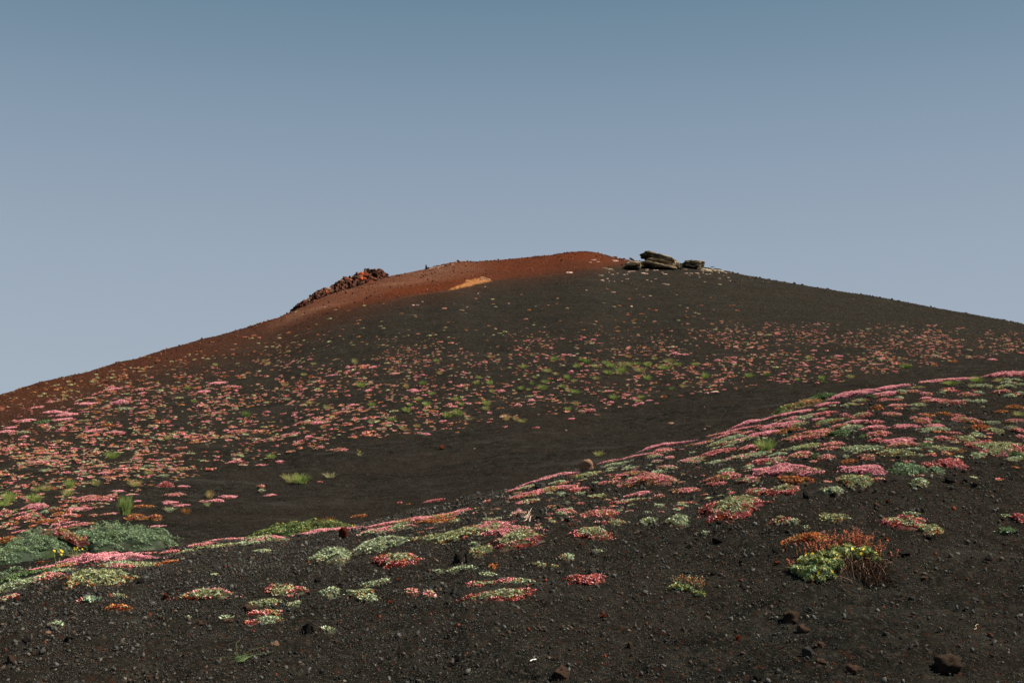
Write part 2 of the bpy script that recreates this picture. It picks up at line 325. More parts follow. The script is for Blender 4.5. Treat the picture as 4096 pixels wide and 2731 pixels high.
ZZ = Z+fine*(.006*vn(PX*16, PY*16, 31)+.004*vn(PX*40, PY*40, 32)+.003*vn(PX*90, PY*90, 33))+(1-fine)*.02*vn(PX*7, PY*7, 34)*np.clip((95-RR[:, None])/20, 0, 1)
V = np.stack([PX, PY, ZZ], -1).reshape(-1, 3)
ii = np.arange(nR-1)[:, None]*nA; jj = np.arange(nA)[None]; jn = (jj+1) % nA
q = np.stack([ii+jj, ii+nA+jj, ii+nA+jn, ii+jn], -1).reshape(-1, 4)[:, ::-1]
V = np.vstack([V, [[0, 0, float(ZZ[0].mean())]]]); fan = np.stack([np.full(nA, nR*nA), np.arange(nA), (np.arange(nA)+1) % nA], 1)[:, ::-1]
z1 = lambda a: np.append(a.ravel(), 0)
gm = mesh('ground', V, [q, fan], M_G, smooth=True, attrs=dict(rust=z1(rust), pale=z1(pale), ochre=z1(och)))
tag(link('ground', gm), kind='structure')

# ------------------------------------------------------------------ gravel
def polar_scatter(n, v0, v1, br):
    """points spread over the ground so that density falls with distance"""
    a = rng.uniform(-math.radians(25.5), math.radians(25.5), n); i = ((a+LIM)/(2*LIM)*(len(azd)-1)).astype(int)
    r = np.exp(rng.uniform(0, 1, n)*(np.log(v1(i))-np.log(v0(i)))+np.log(v0(i))); x = r*np.sin(a); y = r*np.cos(a)
    return x, y, r
def gcol(n, redf=.018, palef=.05):
    b = rng.uniform(.09, .265, n)**2+.004; w = rng.uniform(-1, 1, n); c = np.stack([b*(1.02+.07*w), b*1.0, b*(.90-.06*w)], 1)*1.5; t = rng.uniform(0, 1, n)
    k = t < redf; c[k] = np.array([.17, .045, .025])*rng.uniform(.4, 1.2, (k.sum(), 1))
    k = (t > redf) & (t < redf+.16); c[k] = np.array([.085, .062, .047])*rng.uniform(.5, 1.3, (k.sum(), 1))
    k = t > 1-palef; c[k] = np.array([.13, .12, .10])*rng.uniform(.5, 1.3, (k.sum(), 1)); return c
# ------------------------------------------------------------------ cushion plants
PAL = dict(pp=(.86,.45,.44), pk=(.72,.21,.23), hp=(.82,.27,.42), sa=(.68,.27,.17), cr=(.36,.05,.05), ru=(.36,.085,.035), og=(.60,.23,.065),
           sg=(.36,.43,.27), sg2=(.47,.54,.37), yg=(.42,.42,.17), gr=(.15,.23,.08), dg=(.08,.125,.045), bg_=(.24,.34,.22), br=(.14,.07,.04), ye=(.85,.6,.05), st=(.48,.42,.27))
def mix(n, **w):
    k = list(w); p = np.array([w[q] for q in k], float); p /= p.sum(); i = rng.choice(len(k), n, p=p)
    return np.array([PAL[q] for q in k])[i]*rng.uniform(.5, 1.38, (n, 1))
def kcol(kind, rad, nz):
    """leaf colour by kind of plant, place on the cushion (0 centre..1 rim) and clump noise; returns colour, is_flower"""
    n = len(rad); t = rad+nz*.35; fl = np.zeros(n, bool)
    if kind == 'H': c = mix(n, hp=5, pp=3.2, pk=2, cr=1); fl = rng.uniform(0, 1, n) < .7
    elif kind == 'P': c = np.where((nz < .45)[:, None], mix(n, pp=2.8, hp=2.4, pk=3, sa=1.6, cr=2.), mix(n, sa=2, yg=1.6, sg=1.6, ru=1, pk=1)); fl = rng.uniform(0, 1, n) < .6
    elif kind == 'PR': c = np.where((nz < .12)[:, None], mix(n, pp=1.7, pk=2.4, sa=2.8, cr=2.4, ru=2, og=.6), mix(n, yg=2.6, sg=1.8, og=1.4, ru=1.6, sa=1.4)); fl = (rng.uniform(0, 1, n) < .30) & (nz < .2)
    elif kind == 'R': c = mix(n, cr=4, ru=3, pk=2, pp=1.2, yg=.5); fl = rng.uniform(0, 1, n) < .22
    elif kind == 'O': c = mix(n, ru=4, og=3, yg=1.5, sa=1, br=1)
    elif kind == 'PG':
        g_ = (nz > -.05)[:, None]; c = np.where(g_, mix(n, sg=4, yg=3, sg2=1.5, ru=1), mix(n, pp=3, pk=3, sa=2, cr=2)); fl = (rng.uniform(0, 1, n) < .3) & ~g_[:, 0]
    elif kind == 'RG':
        g_ = (t < .62)[:, None]; c = np.where(g_, mix(n, yg=3, sg=3.5, sg2=1.5, ru=1), mix(n, ru=3.4, cr=3, og=.8, pk=1, pp=.6)); fl = (rng.uniform(0, 1, n) < .16) & ~g_[:, 0]
    elif kind == 'G':
        g_ = (t < .92)[:, None]; c = np.where(g_, mix(n, sg=5, sg2=5, yg=1.6, ru=.25), mix(n, ru=2, br=1, sg=3))
    elif kind == 'GY': g_ = (t < .85)[:, None]; c = np.where(g_, mix(n, yg=4, sg=4, sg2=1, ru=.5), mix(n, ru=3, yg=2, sa=1))
    elif kind == 'D': c = mix(n, gr=5, dg=3, bg_=3, yg=.4)
    elif kind == 'B': c = mix(n, bg_=6, gr=3, sg=2.5)
    elif kind == 'L': c = np.where((nz+rad*.5 < .55)[:, None], mix(n, og=3, st=4, yg=1.5, sa=1, br=1), mix(n, gr=3, yg=1, dg=1))
    elif kind == 'DY': c = mix(n, gr=5, dg=3, yg=2, ye=.3)
    elif kind == 'Y': c = mix(n, pk=2, ru=3, pp=1, og=2, yg=1, ye=1.2)
    return c, fl
LOOK = dict(H=('pink_cushion', 'bright pink flower cushion'), P=('pink_cushion', 'bright pink flower cushion'), PR=('pink_cushion', 'pink and dark red flower cushion'), PG=('pink_cushion', 'pink cushion mottled with pale green leaves'),
            R=('red_cushion', 'crimson low cushion plant'), O=('red_cushion', 'rust orange low cushion plant'), RG=('red_cushion', 'green cushion plant with rust red rim'),
            G=('green_cushion', 'pale sage green cushion plant'), GY=('green_cushion', 'yellowish green cushion plant'), D=('green_cushion', 'dark green cushion plant'),
            B=('green_cushion', 'bluish green domed cushion plant'), DY=('green_cushion', 'dark green mounded shrub'), L=('lichen_mound', 'ochre lichen covered mound'), Y=('red_cushion', 'crimson cushion dotted with yellow flowers'))
def cushion_geo(kind, c, ax, a, b, hgt, near, seed, esz, cap=10000, gnd=None):
    """returns (foliage Bag, flower Bag), coordinates relative to c; draped on the ground"""
    ay = np.array([-ax[1], ax[0]]); ph = rng.uniform(0, 6.28, 5)
    def outl(p): return 1+.20*np.sin(2*p+ph[0])+.16*np.sin(3*p+ph[1])+.09*np.sin(5*p+ph[2])+.07*np.sin(9*p+ph[3])+.05*np.sin(14*p+ph[4])
    def top(rad, x, y): return hgt*np.clip(1-rad**2, 0, 1)**.95*(.80+.34*vn(x/esz*.20, y/esz*.20, seed)+.16*vn(x/esz*.5, y/esz*.5, seed+5))
    def place(rad, p):
        o = outl(p)*rad; lx = o*a*np.cos(p); ly = o*b*np.sin(p); x = lx*ax[0]+ly*ay[0]; y = lx*ax[1]+ly*ay[1]
        g_ = (gnd or H)(x+c[0], y+c[1])-c[2]; return x, y, g_
    FP.append((c[0], c[1], ax[0], ax[1], a, b)); fo = Bag(); fw = Bag()
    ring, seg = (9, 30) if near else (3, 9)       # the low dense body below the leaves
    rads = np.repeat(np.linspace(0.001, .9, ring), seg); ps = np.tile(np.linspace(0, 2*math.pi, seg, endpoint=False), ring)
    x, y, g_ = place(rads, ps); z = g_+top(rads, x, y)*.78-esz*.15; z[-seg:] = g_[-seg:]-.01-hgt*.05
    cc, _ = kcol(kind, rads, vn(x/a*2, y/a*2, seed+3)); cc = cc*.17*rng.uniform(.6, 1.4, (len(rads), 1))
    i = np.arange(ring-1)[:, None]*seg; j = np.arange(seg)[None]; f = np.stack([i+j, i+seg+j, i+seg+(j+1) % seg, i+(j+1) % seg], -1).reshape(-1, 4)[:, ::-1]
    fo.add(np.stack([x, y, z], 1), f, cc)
    n = int(np.clip(math.pi*a*b*1.1/(esz*esz*.30), 26 if not near else 60, cap))
    rad = np.sqrt(rng.uniform(0, 1, n)); stray = rng.uniform(0, 1, n) < .10; rad = np.where(stray, rad*.2+.92+.1*rng.uniform(0, 1, n), rad*.98); p = rng.uniform(0, 2*math.pi, n)
    x, y, g_ = place(rad, p); rg_ = vn(x/a*5+31, y/a*5, seed+8)+.5*vn(x/a*11, y/a*11, seed+9); kp = (rad < .72) | (rg_ > (rad-.86)*2.6); rad, p, x, y, g_ = rad[kp], p[kp], x[kp], y[kp], g_[kp]; n = len(rad)
    nz = vn(x/a*2.2+3, y/a*2.2, seed+3)+.5*vn(x/a*5, y/a*5, seed+4)
    cc, fl = kcol(kind, rad, nz); z = g_+top(rad, x, y)+esz*.1+.001; pos = np.stack([x, y, z], 1)
    lf = ~fl; leaves(fo, pos[lf], esz*rng.uniform(.8, 1.25, lf.sum()), cc[lf])
    if fl.any():
        k = fl.sum(); pc = mix(k, pp=5, hp=2.2, pk=2) if kind != 'R' else mix(k, pp=3, pk=4)
        pp_ = pos[fl]; pp_[:, 2] += esz*.35; blobs(fw if near else fo, pp_, esz*rng.uniform(.26, .46, k), pc, flat=(1, 1, .7))
    return fo, fw
FP = []; ALL = []     # every labelled plant and stone: dict(o,u,v,w,look,zone)
BOX = {'A1': (0, 1400), 'A2': (1024, 1400), 'A3': (2048, 1400), 'A4': (3072, 1400), 'B1': (0, 2049), 'B2': (1024, 2049), 'B3': (2048, 2049), 'B4': (3072, 2049)}
def px(cr, x, y): b = BOX[cr]; return b[0]+x/2.297, b[1]+y/2.297
def cushion(u, v, w, h, tilt, kind, br, label=None, hk=1., gnd=None):
    if kind == 'P' and label and 'bright' in label: kind = 'H'
    if br == 'F': w *= .84; h *= .80
    else: w *= 1.06; h *= 1.02
    c, r = unproj(u, v+h*.15, br); k = r/F
    if gnd:
        for _ in range(8):
            up = float(gnd(c[0], c[1]))-float(H(c[0], c[1])); c, r = unproj(u, v+h*.15+up*F/r*.9, br)
    tl = math.radians(tilt); du = math.cos(tl)*w/2; dv = -math.sin(tl)*w/2
    a = w*k/2; graz = .42 if gnd else max(.10 if br == 'N' else .08, grazing(c)); 
    ax = np.array([1., 0.])
    if tilt:                                          # long side follows the rise of the ground
        p1, q1 = unproj(u-du, v-dv+h*.15, br); p2, q2 = unproj(u+du, v+dv+h*.15, br)
        d = p2[:2]-p1[:2]; lim = w*k*1.7
        if np.linalg.norm(d) > 1e-4:
            sl_ = np.clip(d[1]/max(d[0], 1e-3), -1.3, 1.3); ax = np.array([1., sl_]); a = min(w*k/2*np.linalg.norm(ax), lim/2); ax /= np.linalg.norm(ax)
        hh = max(h - abs(dv)*2*(.3 if abs(tilt) < 8 else .6), h*.55)
    else: hh = h
    hgt = min(hh*k*(.60 if br == 'N' else .62), a*.55)*hk
    b = np.clip((hh*k-.45*hgt)/graz/2*(1.25 if br == 'N' and r < 6.6 else 1), a*.25, a*1.4)
    near = br == 'N' or w > 55
    esz = max(.0075, r*.0011) if br == 'N' else max(.010, r*.0009)
    fo, fw = cushion_geo(kind, c, ax, a, b, max(hgt, .006), near, int(rng.integers(1, 9999)), esz, gnd=gnd)
    nm, look = LOOK[kind]
    if fw.n and fw.n < 6*90: fo.add(np.concatenate(fw.v), np.concatenate(fw.f[3]), np.concatenate(fw.t)); fw = Bag()
    if near and fw.n:
        o = bpy.data.objects.new(nm, None); COL.objects.link(o); o.location = c; o.empty_display_size = .05
        link('foliage', fo.build('foliage', M_LEAF), o); link('flowers', fw.build('flowers', M_FLOWER), o)
    else:
        if fw.n: fo.f  # flowers merged only when far
        o = link(nm, fo.build(nm, M_LEAF), None, c)
    ALL.append(dict(o=o, u=u, v=v, w=w, look=look, label=label, cat='cushion plant', br=br, nm=nm)); return o
TF = '''A1
1105 485 205 60 0 P|largest bright pink patch high on the left slope, two humps touching
1145 540 110 48 12 G|pale green cushion tucked under the largest pink patch on the left slope
800 497 110 50 8 P|bright pink patch just left of the largest pink patch on the left slope
985 517 80 25 0 G
975 533 80 30 5 PR
397 660 135 62 14 D|dark green cushion on the rusty edge of the left slope
210 760 75 38 8 G
472 717 75 22 3 G
550 697 75 28 3 GY
615 595 160 66 24 P
590 640 140 40 8 P
985 692 100 45 10 O
860 742 160 45 12 P
1055 760 150 58 18 PR
575 735 100 60 5 PR
1050 362 100 38 12 P
1275 365 110 50 10 PR
1870 385 90 42 12 P
2000 305 110 50 15 P
2115 340 120 60 12 PR
2190 748 160 60 10 PR|coral red cushion standing out in the middle of the left slope
495 575 130 55 14 P
245 650 120 45 12 P
95 715 90 35 15 P
55 750 110 40 8 P
225 800 80 30 5 P
1620 975 150 48 3 PR
1535 955 70 28 0 PR
1500 1010 110 32 0 PG
1665 905 140 45 0 PR
1250 1000 110 35 0 PR
1130 1095 130 42 10 PR
950 1135 90 32 6 P
1495 1070 110 42 0 PG
1655 1095 140 55 12 PR
1370 1070 85 32 5 G
1500 1155 100 45 4 G
415 1107 120 35 6 G
240 1085 70 35 0 G
350 1030 200 65 20 PG
65 910 120 40 12 PR
2160 1028 160 48 10 PR
1520 1245 200 82 0 R|dense crimson mound alone at the lower edge of the left slope
770 1165 90 32 5 G
760 1128 60 22 0 G
1260 1155 70 36 0 G
830 1370 330 85 4 PR|widest coral red cushion in front of the left slope
960 1355 150 45 0 PR
720 1460 160 52 10 P
330 1440 270 76 6 P
410 1490 90 36 0 G
210 1500 70 45 0 P
290 1520 200 60 0 PR
45 1490 130 56 0 PR
1565 1405 160 42 5 P
1600 1330 150 55 10 PR
1680 1430 120 36 10 P
1680 1255 80 22 6 P
1265 1395 100 26 0 P
1210 1332 130 18 0 P
1310 1435 140 55 14 O
1070 1300 120 36 10 P
2110 1350 180 38 3 P
1990 1385 140 36 3 P
1860 1395 90 30 0 PR
1560 1470 120 45 0 G
500 1465 150 60 0 RG
150 1475 80 30 0 GY
540 1505 150 50 0 O
620 1300 90 30 0 GY
1290 575 70 25 10 PR
1440 650 65 30 20 O
2070 240 70 25 8 O
470 480 110 26 10 PR
340 530 110 30 12 PR
1200 345 60 20 5 O
790 590 45 18 0 G
885 540 45 26 0 G
905 572 55 22 0 O
785 650 70 28 10 GY
180 330 50 20 8 O
A2
930 222 75 35 0 P
845 163 75 32 0 P
845 200 70 30 4 PR
1445 378 100 40 5 P|bright pink patch left of the dense grass on the middle slope
1930 330 95 52 0 PR
2255 382 90 36 0 P
880 510 110 36 4 P
460 668 110 68 15 PR
565 668 105 42 18 P|bright pink patch rising beside a taller coral cushion on the middle slope
1200 682 105 38 0 PR
935 722 110 40 0 R
1170 730 90 34 0 PG
300 785 190 46 4 PR
270 715 85 44 0 PR
120 820 100 58 0 PG
375 870 110 45 5 PR
480 800 90 34 0 P
620 825 100 36 0 PR
585 900 125 42 0 PR
755 920 105 58 14 PR
1565 777 90 26 5 P
1495 765 60 18 0 PR
1000 775 75 24 0 PR
1110 790 80 22 0 PR
1385 765 70 28 0 PR
215 1028 90 28 0 P
40 1060 90 36 12 PR
1715 657 85 28 0 P
995 638 75 28 0 P
735 583 100 30 0 PR
2290 708 75 26 5 R
2145 580 60 20 0 P
1030 375 110 20 0 P
505 240 70 28 0 O
350 605 60 20 0 P
610 305 60 30 5 R
45 1252 110 40 0 PR
52 1294 88 36 0 G
135 1338 125 32 0 P
585 1217 75 28 0 PR
965 1523 165 42 3 O
1620 1385 220 40 12 R
1320 1405 60 24 0 R
1405 1415 50 20 0 O
1850 760 70 20 0 O
490 600 60 30 0 P
1080 160 90 22 0 P
1270 222 110 16 3 P
700 235 110 18 3 P
A3
542 203 75 28 0 P|small bright pink patch left of the dense grass clumps on the middle slope
782 222 50 20 0 P
1500 38 115 40 0 P
1597 48 70 20 0 P
1885 100 90 28 0 P
2040 120 75 24 0 P
525 47 55 16 0 P
890 382 135 34 8 PR
640 292 45 28 0 P
60 510 90 42 4 P
185 470 80 30 0 P
910 485 80 30 0 P
1110 450 100 30 0 PR
1190 492 75 22 0 P
1260 470 80 18 0 P
1130 510 70 22 0 P
1665 205 100 36 5 PR
1565 235 90 30 0 PR
640 565 100 38 0 PG
720 560 110 40 0 PR
780 597 60 16 0 PR
545 635 75 22 0 P
225 715 85 24 0 R
1120 275 80 50 0 R
1330 495 55 22 0 R
1390 430 90 30 0 O
A4
645 60 95 28 0 P
140 222 70 26 0 P
155 293 70 22 0 P
420 10 70 18 0 P
2060 92 110 26 0 P
370 195 50 26 0 P
1700 108 110 22 0 O
340 145 80 24 0 P
B1
1250 45 205 84 0 Y|crimson cushion dotted with yellow flowers, the left one of two beside the round bush
1430 47 160 76 0 Y|crimson cushion dotted with yellow flowers, the right one of two beside the round bush
95 262 190 105 12 O|orange cushion at the left edge above the big green cushion
430 80 220 66 8 O
200 175 160 34 12 PR
640 95 120 24 8 P
1450 130 140 24 3 P
640 30 200 40 0 PR
860 30 110 24 0 PR
310 40 110 44 0 G
1010 15 130 30 10 PR
230 60 60 30 0 PR
520 118 100 24 0 P'''
TN = '''A3
1390 878 385 46 9 P|brightest pink cushion lying alone on the far side of the near ridge
1385 930 200 58 6 PR
1310 972 180 46 8 PG
1100 985 300 26 9 PR
870 1030 200 36 13 P
950 1055 150 36 4 G
910 1090 110 24 10 G
430 1150 330 52 13 P|long pink cushion on the ridge crest left of the tan boulder
605 1175 110 32 0 D|small dark green cushion right below the tan boulder
700 1145 170 40 3 GY
190 1215 350 50 16 P
95 1268 240 44 8 PG
430 1215 150 42 8 G
360 1275 420 70 12 PR
120 1335 250 60 8 PR
150 1390 270 46 8 RG
450 1325 110 36 3 G
637 1317 80 28 2 G
600 1285 180 36 5 R
1085 1085 150 30 8 G
1060 1140 280 60 10 PR
940 1215 100 28 2 PR
850 1225 140 26 4 R
760 1225 90 14 2 G
1350 1122 140 42 6 G
1255 1190 425 96 0 PR|large lens shaped crimson and pink cushion right of centre below the tan boulder
1335 1025 90 22 4 PG
1265 1060 60 18 4 G
1455 992 110 26 6 PR
1430 1080 170 42 2 PG
1660 1010 260 74 10 PG
1870 1028 170 34 8 G
1880 942 180 44 6 R
1660 943 55 13 0 G
1867 905 80 16 0 G
1760 855 120 28 4 PR
1880 865 120 32 4 GY
1640 875 90 14 8 PR
2015 812 200 42 4 G
2085 835 190 36 4 PG
1990 885 90 18 2 G
2150 765 100 22 4 PR
2030 745 370 46 12 PR
1985 780 200 40 8 PR
2145 682 185 56 10 P|bright pink hump on the ridge crest left of the ochre lichen mound
2300 645 120 36 14 P
2290 775 170 64 8 P
2300 710 110 30 8 R
2190 890 200 54 10 PR
2250 960 200 44 6 G
2100 985 190 40 4 PG
2290 1025 130 44 4 R
2270 1112 190 70 10 P
2170 1195 190 55 3 PG
1970 1113 160 40 0 G
1955 1168 200 70 2 PR
1890 1232 190 34 4 R
2250 1300 210 90 10 RG
2025 1440 610 172 6 RG|largest rust rimmed green cushion, on open gravel right of centre
1605 1295 210 48 2 PR
1170 1322 210 50 10 P
1060 1388 320 56 8 RG
790 1345 170 42 3 GY
1355 1345 90 34 0 PG
1350 1432 120 40 0 G
1100 1428 70 14 2 G
510 1408 70 12 0 G
500 1482 220 34 0 PR
455 1508 120 34 0 G
820 1505 330 66 2 PR
1240 1497 90 12 0 G
60 1505 160 60 0 PG
B3
1255 80 165 50 0 G|flat pale green cushion left of the larger green dome in the right centre
1530 78 250 100 0 G|pale green dome standing alone right of centre on open gravel
955 98 170 42 0 GY
845 100 60 26 0 R
735 190 350 106 4 RG|rust and yellow green cushion alone in the right centre, flowers around its left rim
785 363 130 28 0 G
510 413 160 55 0 G
250 482 150 40 3 GY
385 500 105 20 2 GY
690 618 325 100 3 R|crimson and pink flower cushion on its own in the gravel, lowest of the right centre
1775 192 100 18 0 G
B2
330 125 545 180 2 DY|dark green shrubby mound with yellow flecks on the ridge left of centre
600 168 540 60 7 P
110 245 250 66 5 PG
60 355 120 40 4 G
1240 100 560 46 9 P
1500 60 600 70 10 PR
1750 35 420 60 8 PR
1180 160 330 56 4 PG
1330 112 160 34 8 G
1820 88 130 30 0 G
1650 82 300 34 2 O
2120 66 100 18 0 G
1790 228 450 88 2 GY|long flat yellow green cushion in the centre with a thin rust rim
1135 305 370 140 4 G|blue green cushion with pink flowers at its rim, behind the red stemmed one
1290 430 430 150 8 RG|green cushion threaded with red stems, in front of the blue green one
695 405 460 165 5 G|largest plain pale green dome left of centre
2065 345 200 100 -5 GY
2010 288 100 18 0 G
1830 525 200 52 8 G
1680 545 110 26 4 G
1960 508 130 30 6 G
1180 635 120 46 4 G
1060 660 200 60 8 G
975 735 230 50 0 GY
1030 790 180 66 4 G
860 735 80 26 0 G
685 735 225 70 0 G|round flat pale green cushion, smooth rimmed, left of centre on open gravel
265 720 390 92 3 RG|pale green cushion with dark rust ends, left of the round flat green one
105 828 220 54 4 GY
350 845 150 44 3 G
115 925 220 64 3 PR
110 988 220 74 8 G
658 1075 150 34 0 G
1435 728 130 46 4 PR
1595 755 125 48 4 PG
2180 130 360 90 2 PG
2290 165 480 96 4 PG|wide orange and yellow green cushion in the centre, upper of an overlapping pair
2420 245 560 140 2 RG|wide yellow green cushion in the centre, lower of an overlapping pair
2070 658 340 60 6 RG
2250 760 640 110 5 RG|largest cushion of the lower centre cluster, green ringed with pink flowers
2400 640 330 62 0 G
2130 578 140 50 4 G
2180 502 110 36 0 O
2330 640 260 60 0 PR
B1
80 530 210 100 0 B|bluish green dome at the left edge in front of the ridge
175 590 270 84 3 D|dark green low cushion against the bluish dome at the left edge
1000 425 450 90 5 P|brightest pink cushion on the left ridge in front of the huge green cushion
480 505 600 66 9 PR|long red and pink cushion streaming down the left ridge
570 540 250 36 5 G
1240 478 340 66 8 GY
1130 492 200 40 4 PR
1080 465 180 30 5 G
900 595 450 140 6 GY|yellow green cushion with rust rim just below the left pink ridge
420 600 260 70 0 PR
100 680 330 84 3 G
1975 575 65 28 0 G
1895 752 360 112 5 RG|pale green centred cushion with dark red ends on the left foreground
1095 768 130 32 0 G
760 815 80 50 0 R
1085 875 180 50 6 O
60 790 140 34 3 PG
1530 465 150 34 2 O
2080 970 130 34 3 G
525 1025 110 40 8 G
1730 972 50 15 0 G
2325 930 90 60 0 R
2300 1015 130 38 0 R
1850 298 220 50 10 PR
2090 228 320 40 8 PR
1560 368 200 26 7 R
1710 362 120 22 3 GY
1990 312 300 48 8 GY
2280 290 190 66 3 G
2330 835 60 40 0 GY
1300 385 200 24 6 R
A4
180 588 370 46 12 P
530 498 190 56 13 P
760 415 250 62 3 P|bright pink mound on the ridge crest right of the big dark green mound
1120 348 350 50 9 P|long bright pink cushion on the ridge crest toward the right
1080 402 220 40 5 P
1230 385 130 52 0 G
1340 385 120 34 0 PR
1370 347 130 24 0 GY
1500 296 250 20 4 PR
1700 272 500 30 4 P
2235 228 270 50 3 P|pink hump on the ridge crest at the right edge of the photo
2260 280 130 32 0 G
1960 332 180 40 0 G
2200 302 110 24 0 G
2200 335 130 28 0 G
2330 320 90 22 0 G
950 422 90 36 0 D
840 472 120 32 0 GY
750 505 130 42 0 GY
500 548 100 34 0 GY
505 590 170 44 2 R
330 628 110 36 2 G
230 630 170 44 8 PG
385 597 60 18 4 G
205 680 130 52 4 P
295 682 90 46 4 GY
180 740 130 42 3 O
40 705 120 60 4 P
20 760 140 30 0 P
570 655 160 46 4 GY
460 640 80 22 3 P
700 600 80 28 0 R
840 612 150 70 4 RG
810 662 150 28 2 P
665 697 150 28 2 PR
990 665 100 36 2 R
410 777 300 74 3 PR|wide pink and red patch left of the small bright green tuft below the ridge
490 752 60 24 0 G
770 713 220 44 4 G
665 768 175 60 0 D
880 793 90 34 0 D
980 712 200 32 4 P
780 748 60 14 0 G
1005 535 110 62 2 O
1190 508 170 40 9 PR
1140 592 160 38 3 PR
1210 442 80 28 0 G
1185 460 90 22 0 R
1060 462 90 28 2 R
1380 508 150 28 4 G
1345 542 70 16 0 G
1455 448 100 26 0 P
1560 468 200 42 4 PR
1735 488 140 66 0 PR|domed crimson cushion with leafy skirt below the right part of the ridge
1825 465 70 20 0 G
1940 475 130 36 0 G
1820 415 130 42 0 PR
1460 408 110 32 0 PR
1690 380 110 28 0 R
1600 398 60 16 0 G
1940 395 90 28 0 G
2150 385 130 46 0 PR
2225 425 110 46 0 G
2320 398 80 32 0 G
1260 705 200 34 2 P
1545 702 160 34 2 P
1545 728 265 34 2 G
1540 662 110 26 0 D
1420 650 200 54 0 PR
1820 645 240 56 3 PR
1620 590 120 38 0 O
1480 605 100 28 0 O
1740 605 100 28 0 R
2150 570 110 28 0 O
2270 530 170 38 0 O
2270 652 160 24 0 PR
2060 667 140 22 0 G
1960 718 170 54 0 O
2090 748 150 46 0 GY
1925 780 150 32 0 G
1830 822 180 64 0 GY
1630 818 190 36 0 PR
2230 712 110 20 0 G
2300 740 110 36 0 PR
2320 800 80 32 0 PR
1480 825 90 18 0 G
1700 765 120 18 0 R
1010 770 200 50 0 PR
1200 838 330 46 3 P|long pink cushion right of centre of the right hand slope
1250 872 270 38 0 PR
1440 875 165 46 0 D
1000 830 140 30 0 R
350 880 330 46 8 GY
300 905 300 36 5 GY
600 862 200 54 8 PR
570 908 200 44 8 PR
860 910 410 54 2 G|widest flat pale green cushion on the right hand slope
1170 947 310 54 2 GY
1630 915 330 42 0 GY
1340 912 160 20 0 G
1390 967 100 16 0 G
1490 970 120 18 0 R
1640 958 130 24 0 PR
2110 900 570 104 2 RG|very wide red and green cushion at the right edge of the right hand slope
1920 970 120 36 0 G
2150 905 180 60 0 GY
2280 962 150 50 0 D
2280 1000 160 34 0 G
300 965 180 46 2 PR
433 968 110 46 0 D
95 960 170 28 0 G
80 1010 170 76 0 PG
530 990 150 54 0 PR
740 1025 160 36 0 O
910 988 170 40 0 PR
720 980 80 20 0 G
180 1105 470 96 2 P|dense pink and crimson cushion at the left of the right hand slope
400 1105 130 34 4 GY
240 1190 280 56 -6 O
130 1290 290 98 6 RG
900 1105 340 84 2 P|bright pink cushion behind a yellow green one
690 1085 80 22 0 P
805 1205 300 100 0 GY|yellow green dome with rust skirt in front of a bright pink one
1290 1088 290 104 0 B|large bluish green dome flanked by red flowers on the right
1555 1108 125 58 0 B|small grey green dome right of the large bluish green dome
1470 1065 120 40 0 R
1690 1042 310 66 0 R|crimson cushion full of pink flowers above right of the bluish green domes
1400 1225 175 74 0 G
595 1287 190 66 0 G
925 1148 70 30 0 D
650 1187 80 22 0 G
1290 1030 120 16 0 PR
550 610 60 20 0 R
1340 620 60 20 0 PR
B4
120 75 180 62 2 RG
230 85 120 44 0 G
610 47 240 70 0 GY|pale yellow green cushion alone above the leafy shrub
355 140 65 30 0 G
1250 90 450 92 0 RG|rust red cushion with pale green heart, right of the leafy shrub
1310 16 140 30 0 G
1480 155 260 78 0 GY|pale green cushion touching the lower right end of a rust red one
2325 60 160 104 0 R|crimson cushion cut by the right edge of the photo
2180 32 80 24 0 GY
385 240 390 100 0 O|rust orange low cushion directly behind the leafy shrub'''
def parse(T):
    cr = None
    for ln in T.split('\n'):
        if len(ln) == 2: cr = ln; continue
        a, _, lab = ln.partition('|'); q = a.split(); yield cr, q, (lab or None)
for br, T in (('F', TF), ('N', TN)):
    for cr, q, lab in parse(T):
        x, y, w, h, t = map(float, q[:5]); u, v = px(cr, x, y); cushion(u, v, w/2.297, h/2.297, t, q[5], br, lab, hk=1.35 if (br == 'N' and q[5] == 'P' and lab and 'ridge' in lab) else 1.)
# the huge double green cushion in the swale behind the left ridge, and what grows on it
DOMES = []
def HD(x, y):
    x = np.asarray(x, float); y = np.asarray(y, float); z = 0
    for cx, cy, a_, b_, h_ in DOMES: z = np.maximum(z, h_*np.clip(1-((x-cx)/a_)**2-((y-cy)/b_)**2, 0, 1)**.95*.95)
    return H(x, y)+z
def dome(u, v, w, h, kind, label, hgt, depth, tilt=0, look=None):
    c, r = unproj(u, v, 'F'); k = r/F
    DOMES.append((c[0], c[1], w*k/2*.93, depth, hgt)); fo, fw = cushion_geo(kind, c, np.array([math.cos(tilt), math.sin(tilt)]), w*k/2, depth, hgt, True, 77, .0085, cap=42000)
    o = link('green_cushion', fo.build('green_cushion', M_LEAF), None, c)
    ALL.append(dict(o=o, u=u, v=v-h*.3, w=w, look='huge green cushion', label=label, cat='cushion plant', br='F', nm='green_cushion')); return c
b0, b1 = px('B1', 350, 330), px('B1', 1100, 285)
dome(b1[0]-6, b1[1]+5, 420, 125, 'B', 'right half of the huge bluish green cushion behind the left ridge', .135, .46)
dome(b0[0]+8, b0[1]+16, 390, 125, 'B', 'left half of the huge bluish green cushion behind the left ridge', .135, .46)

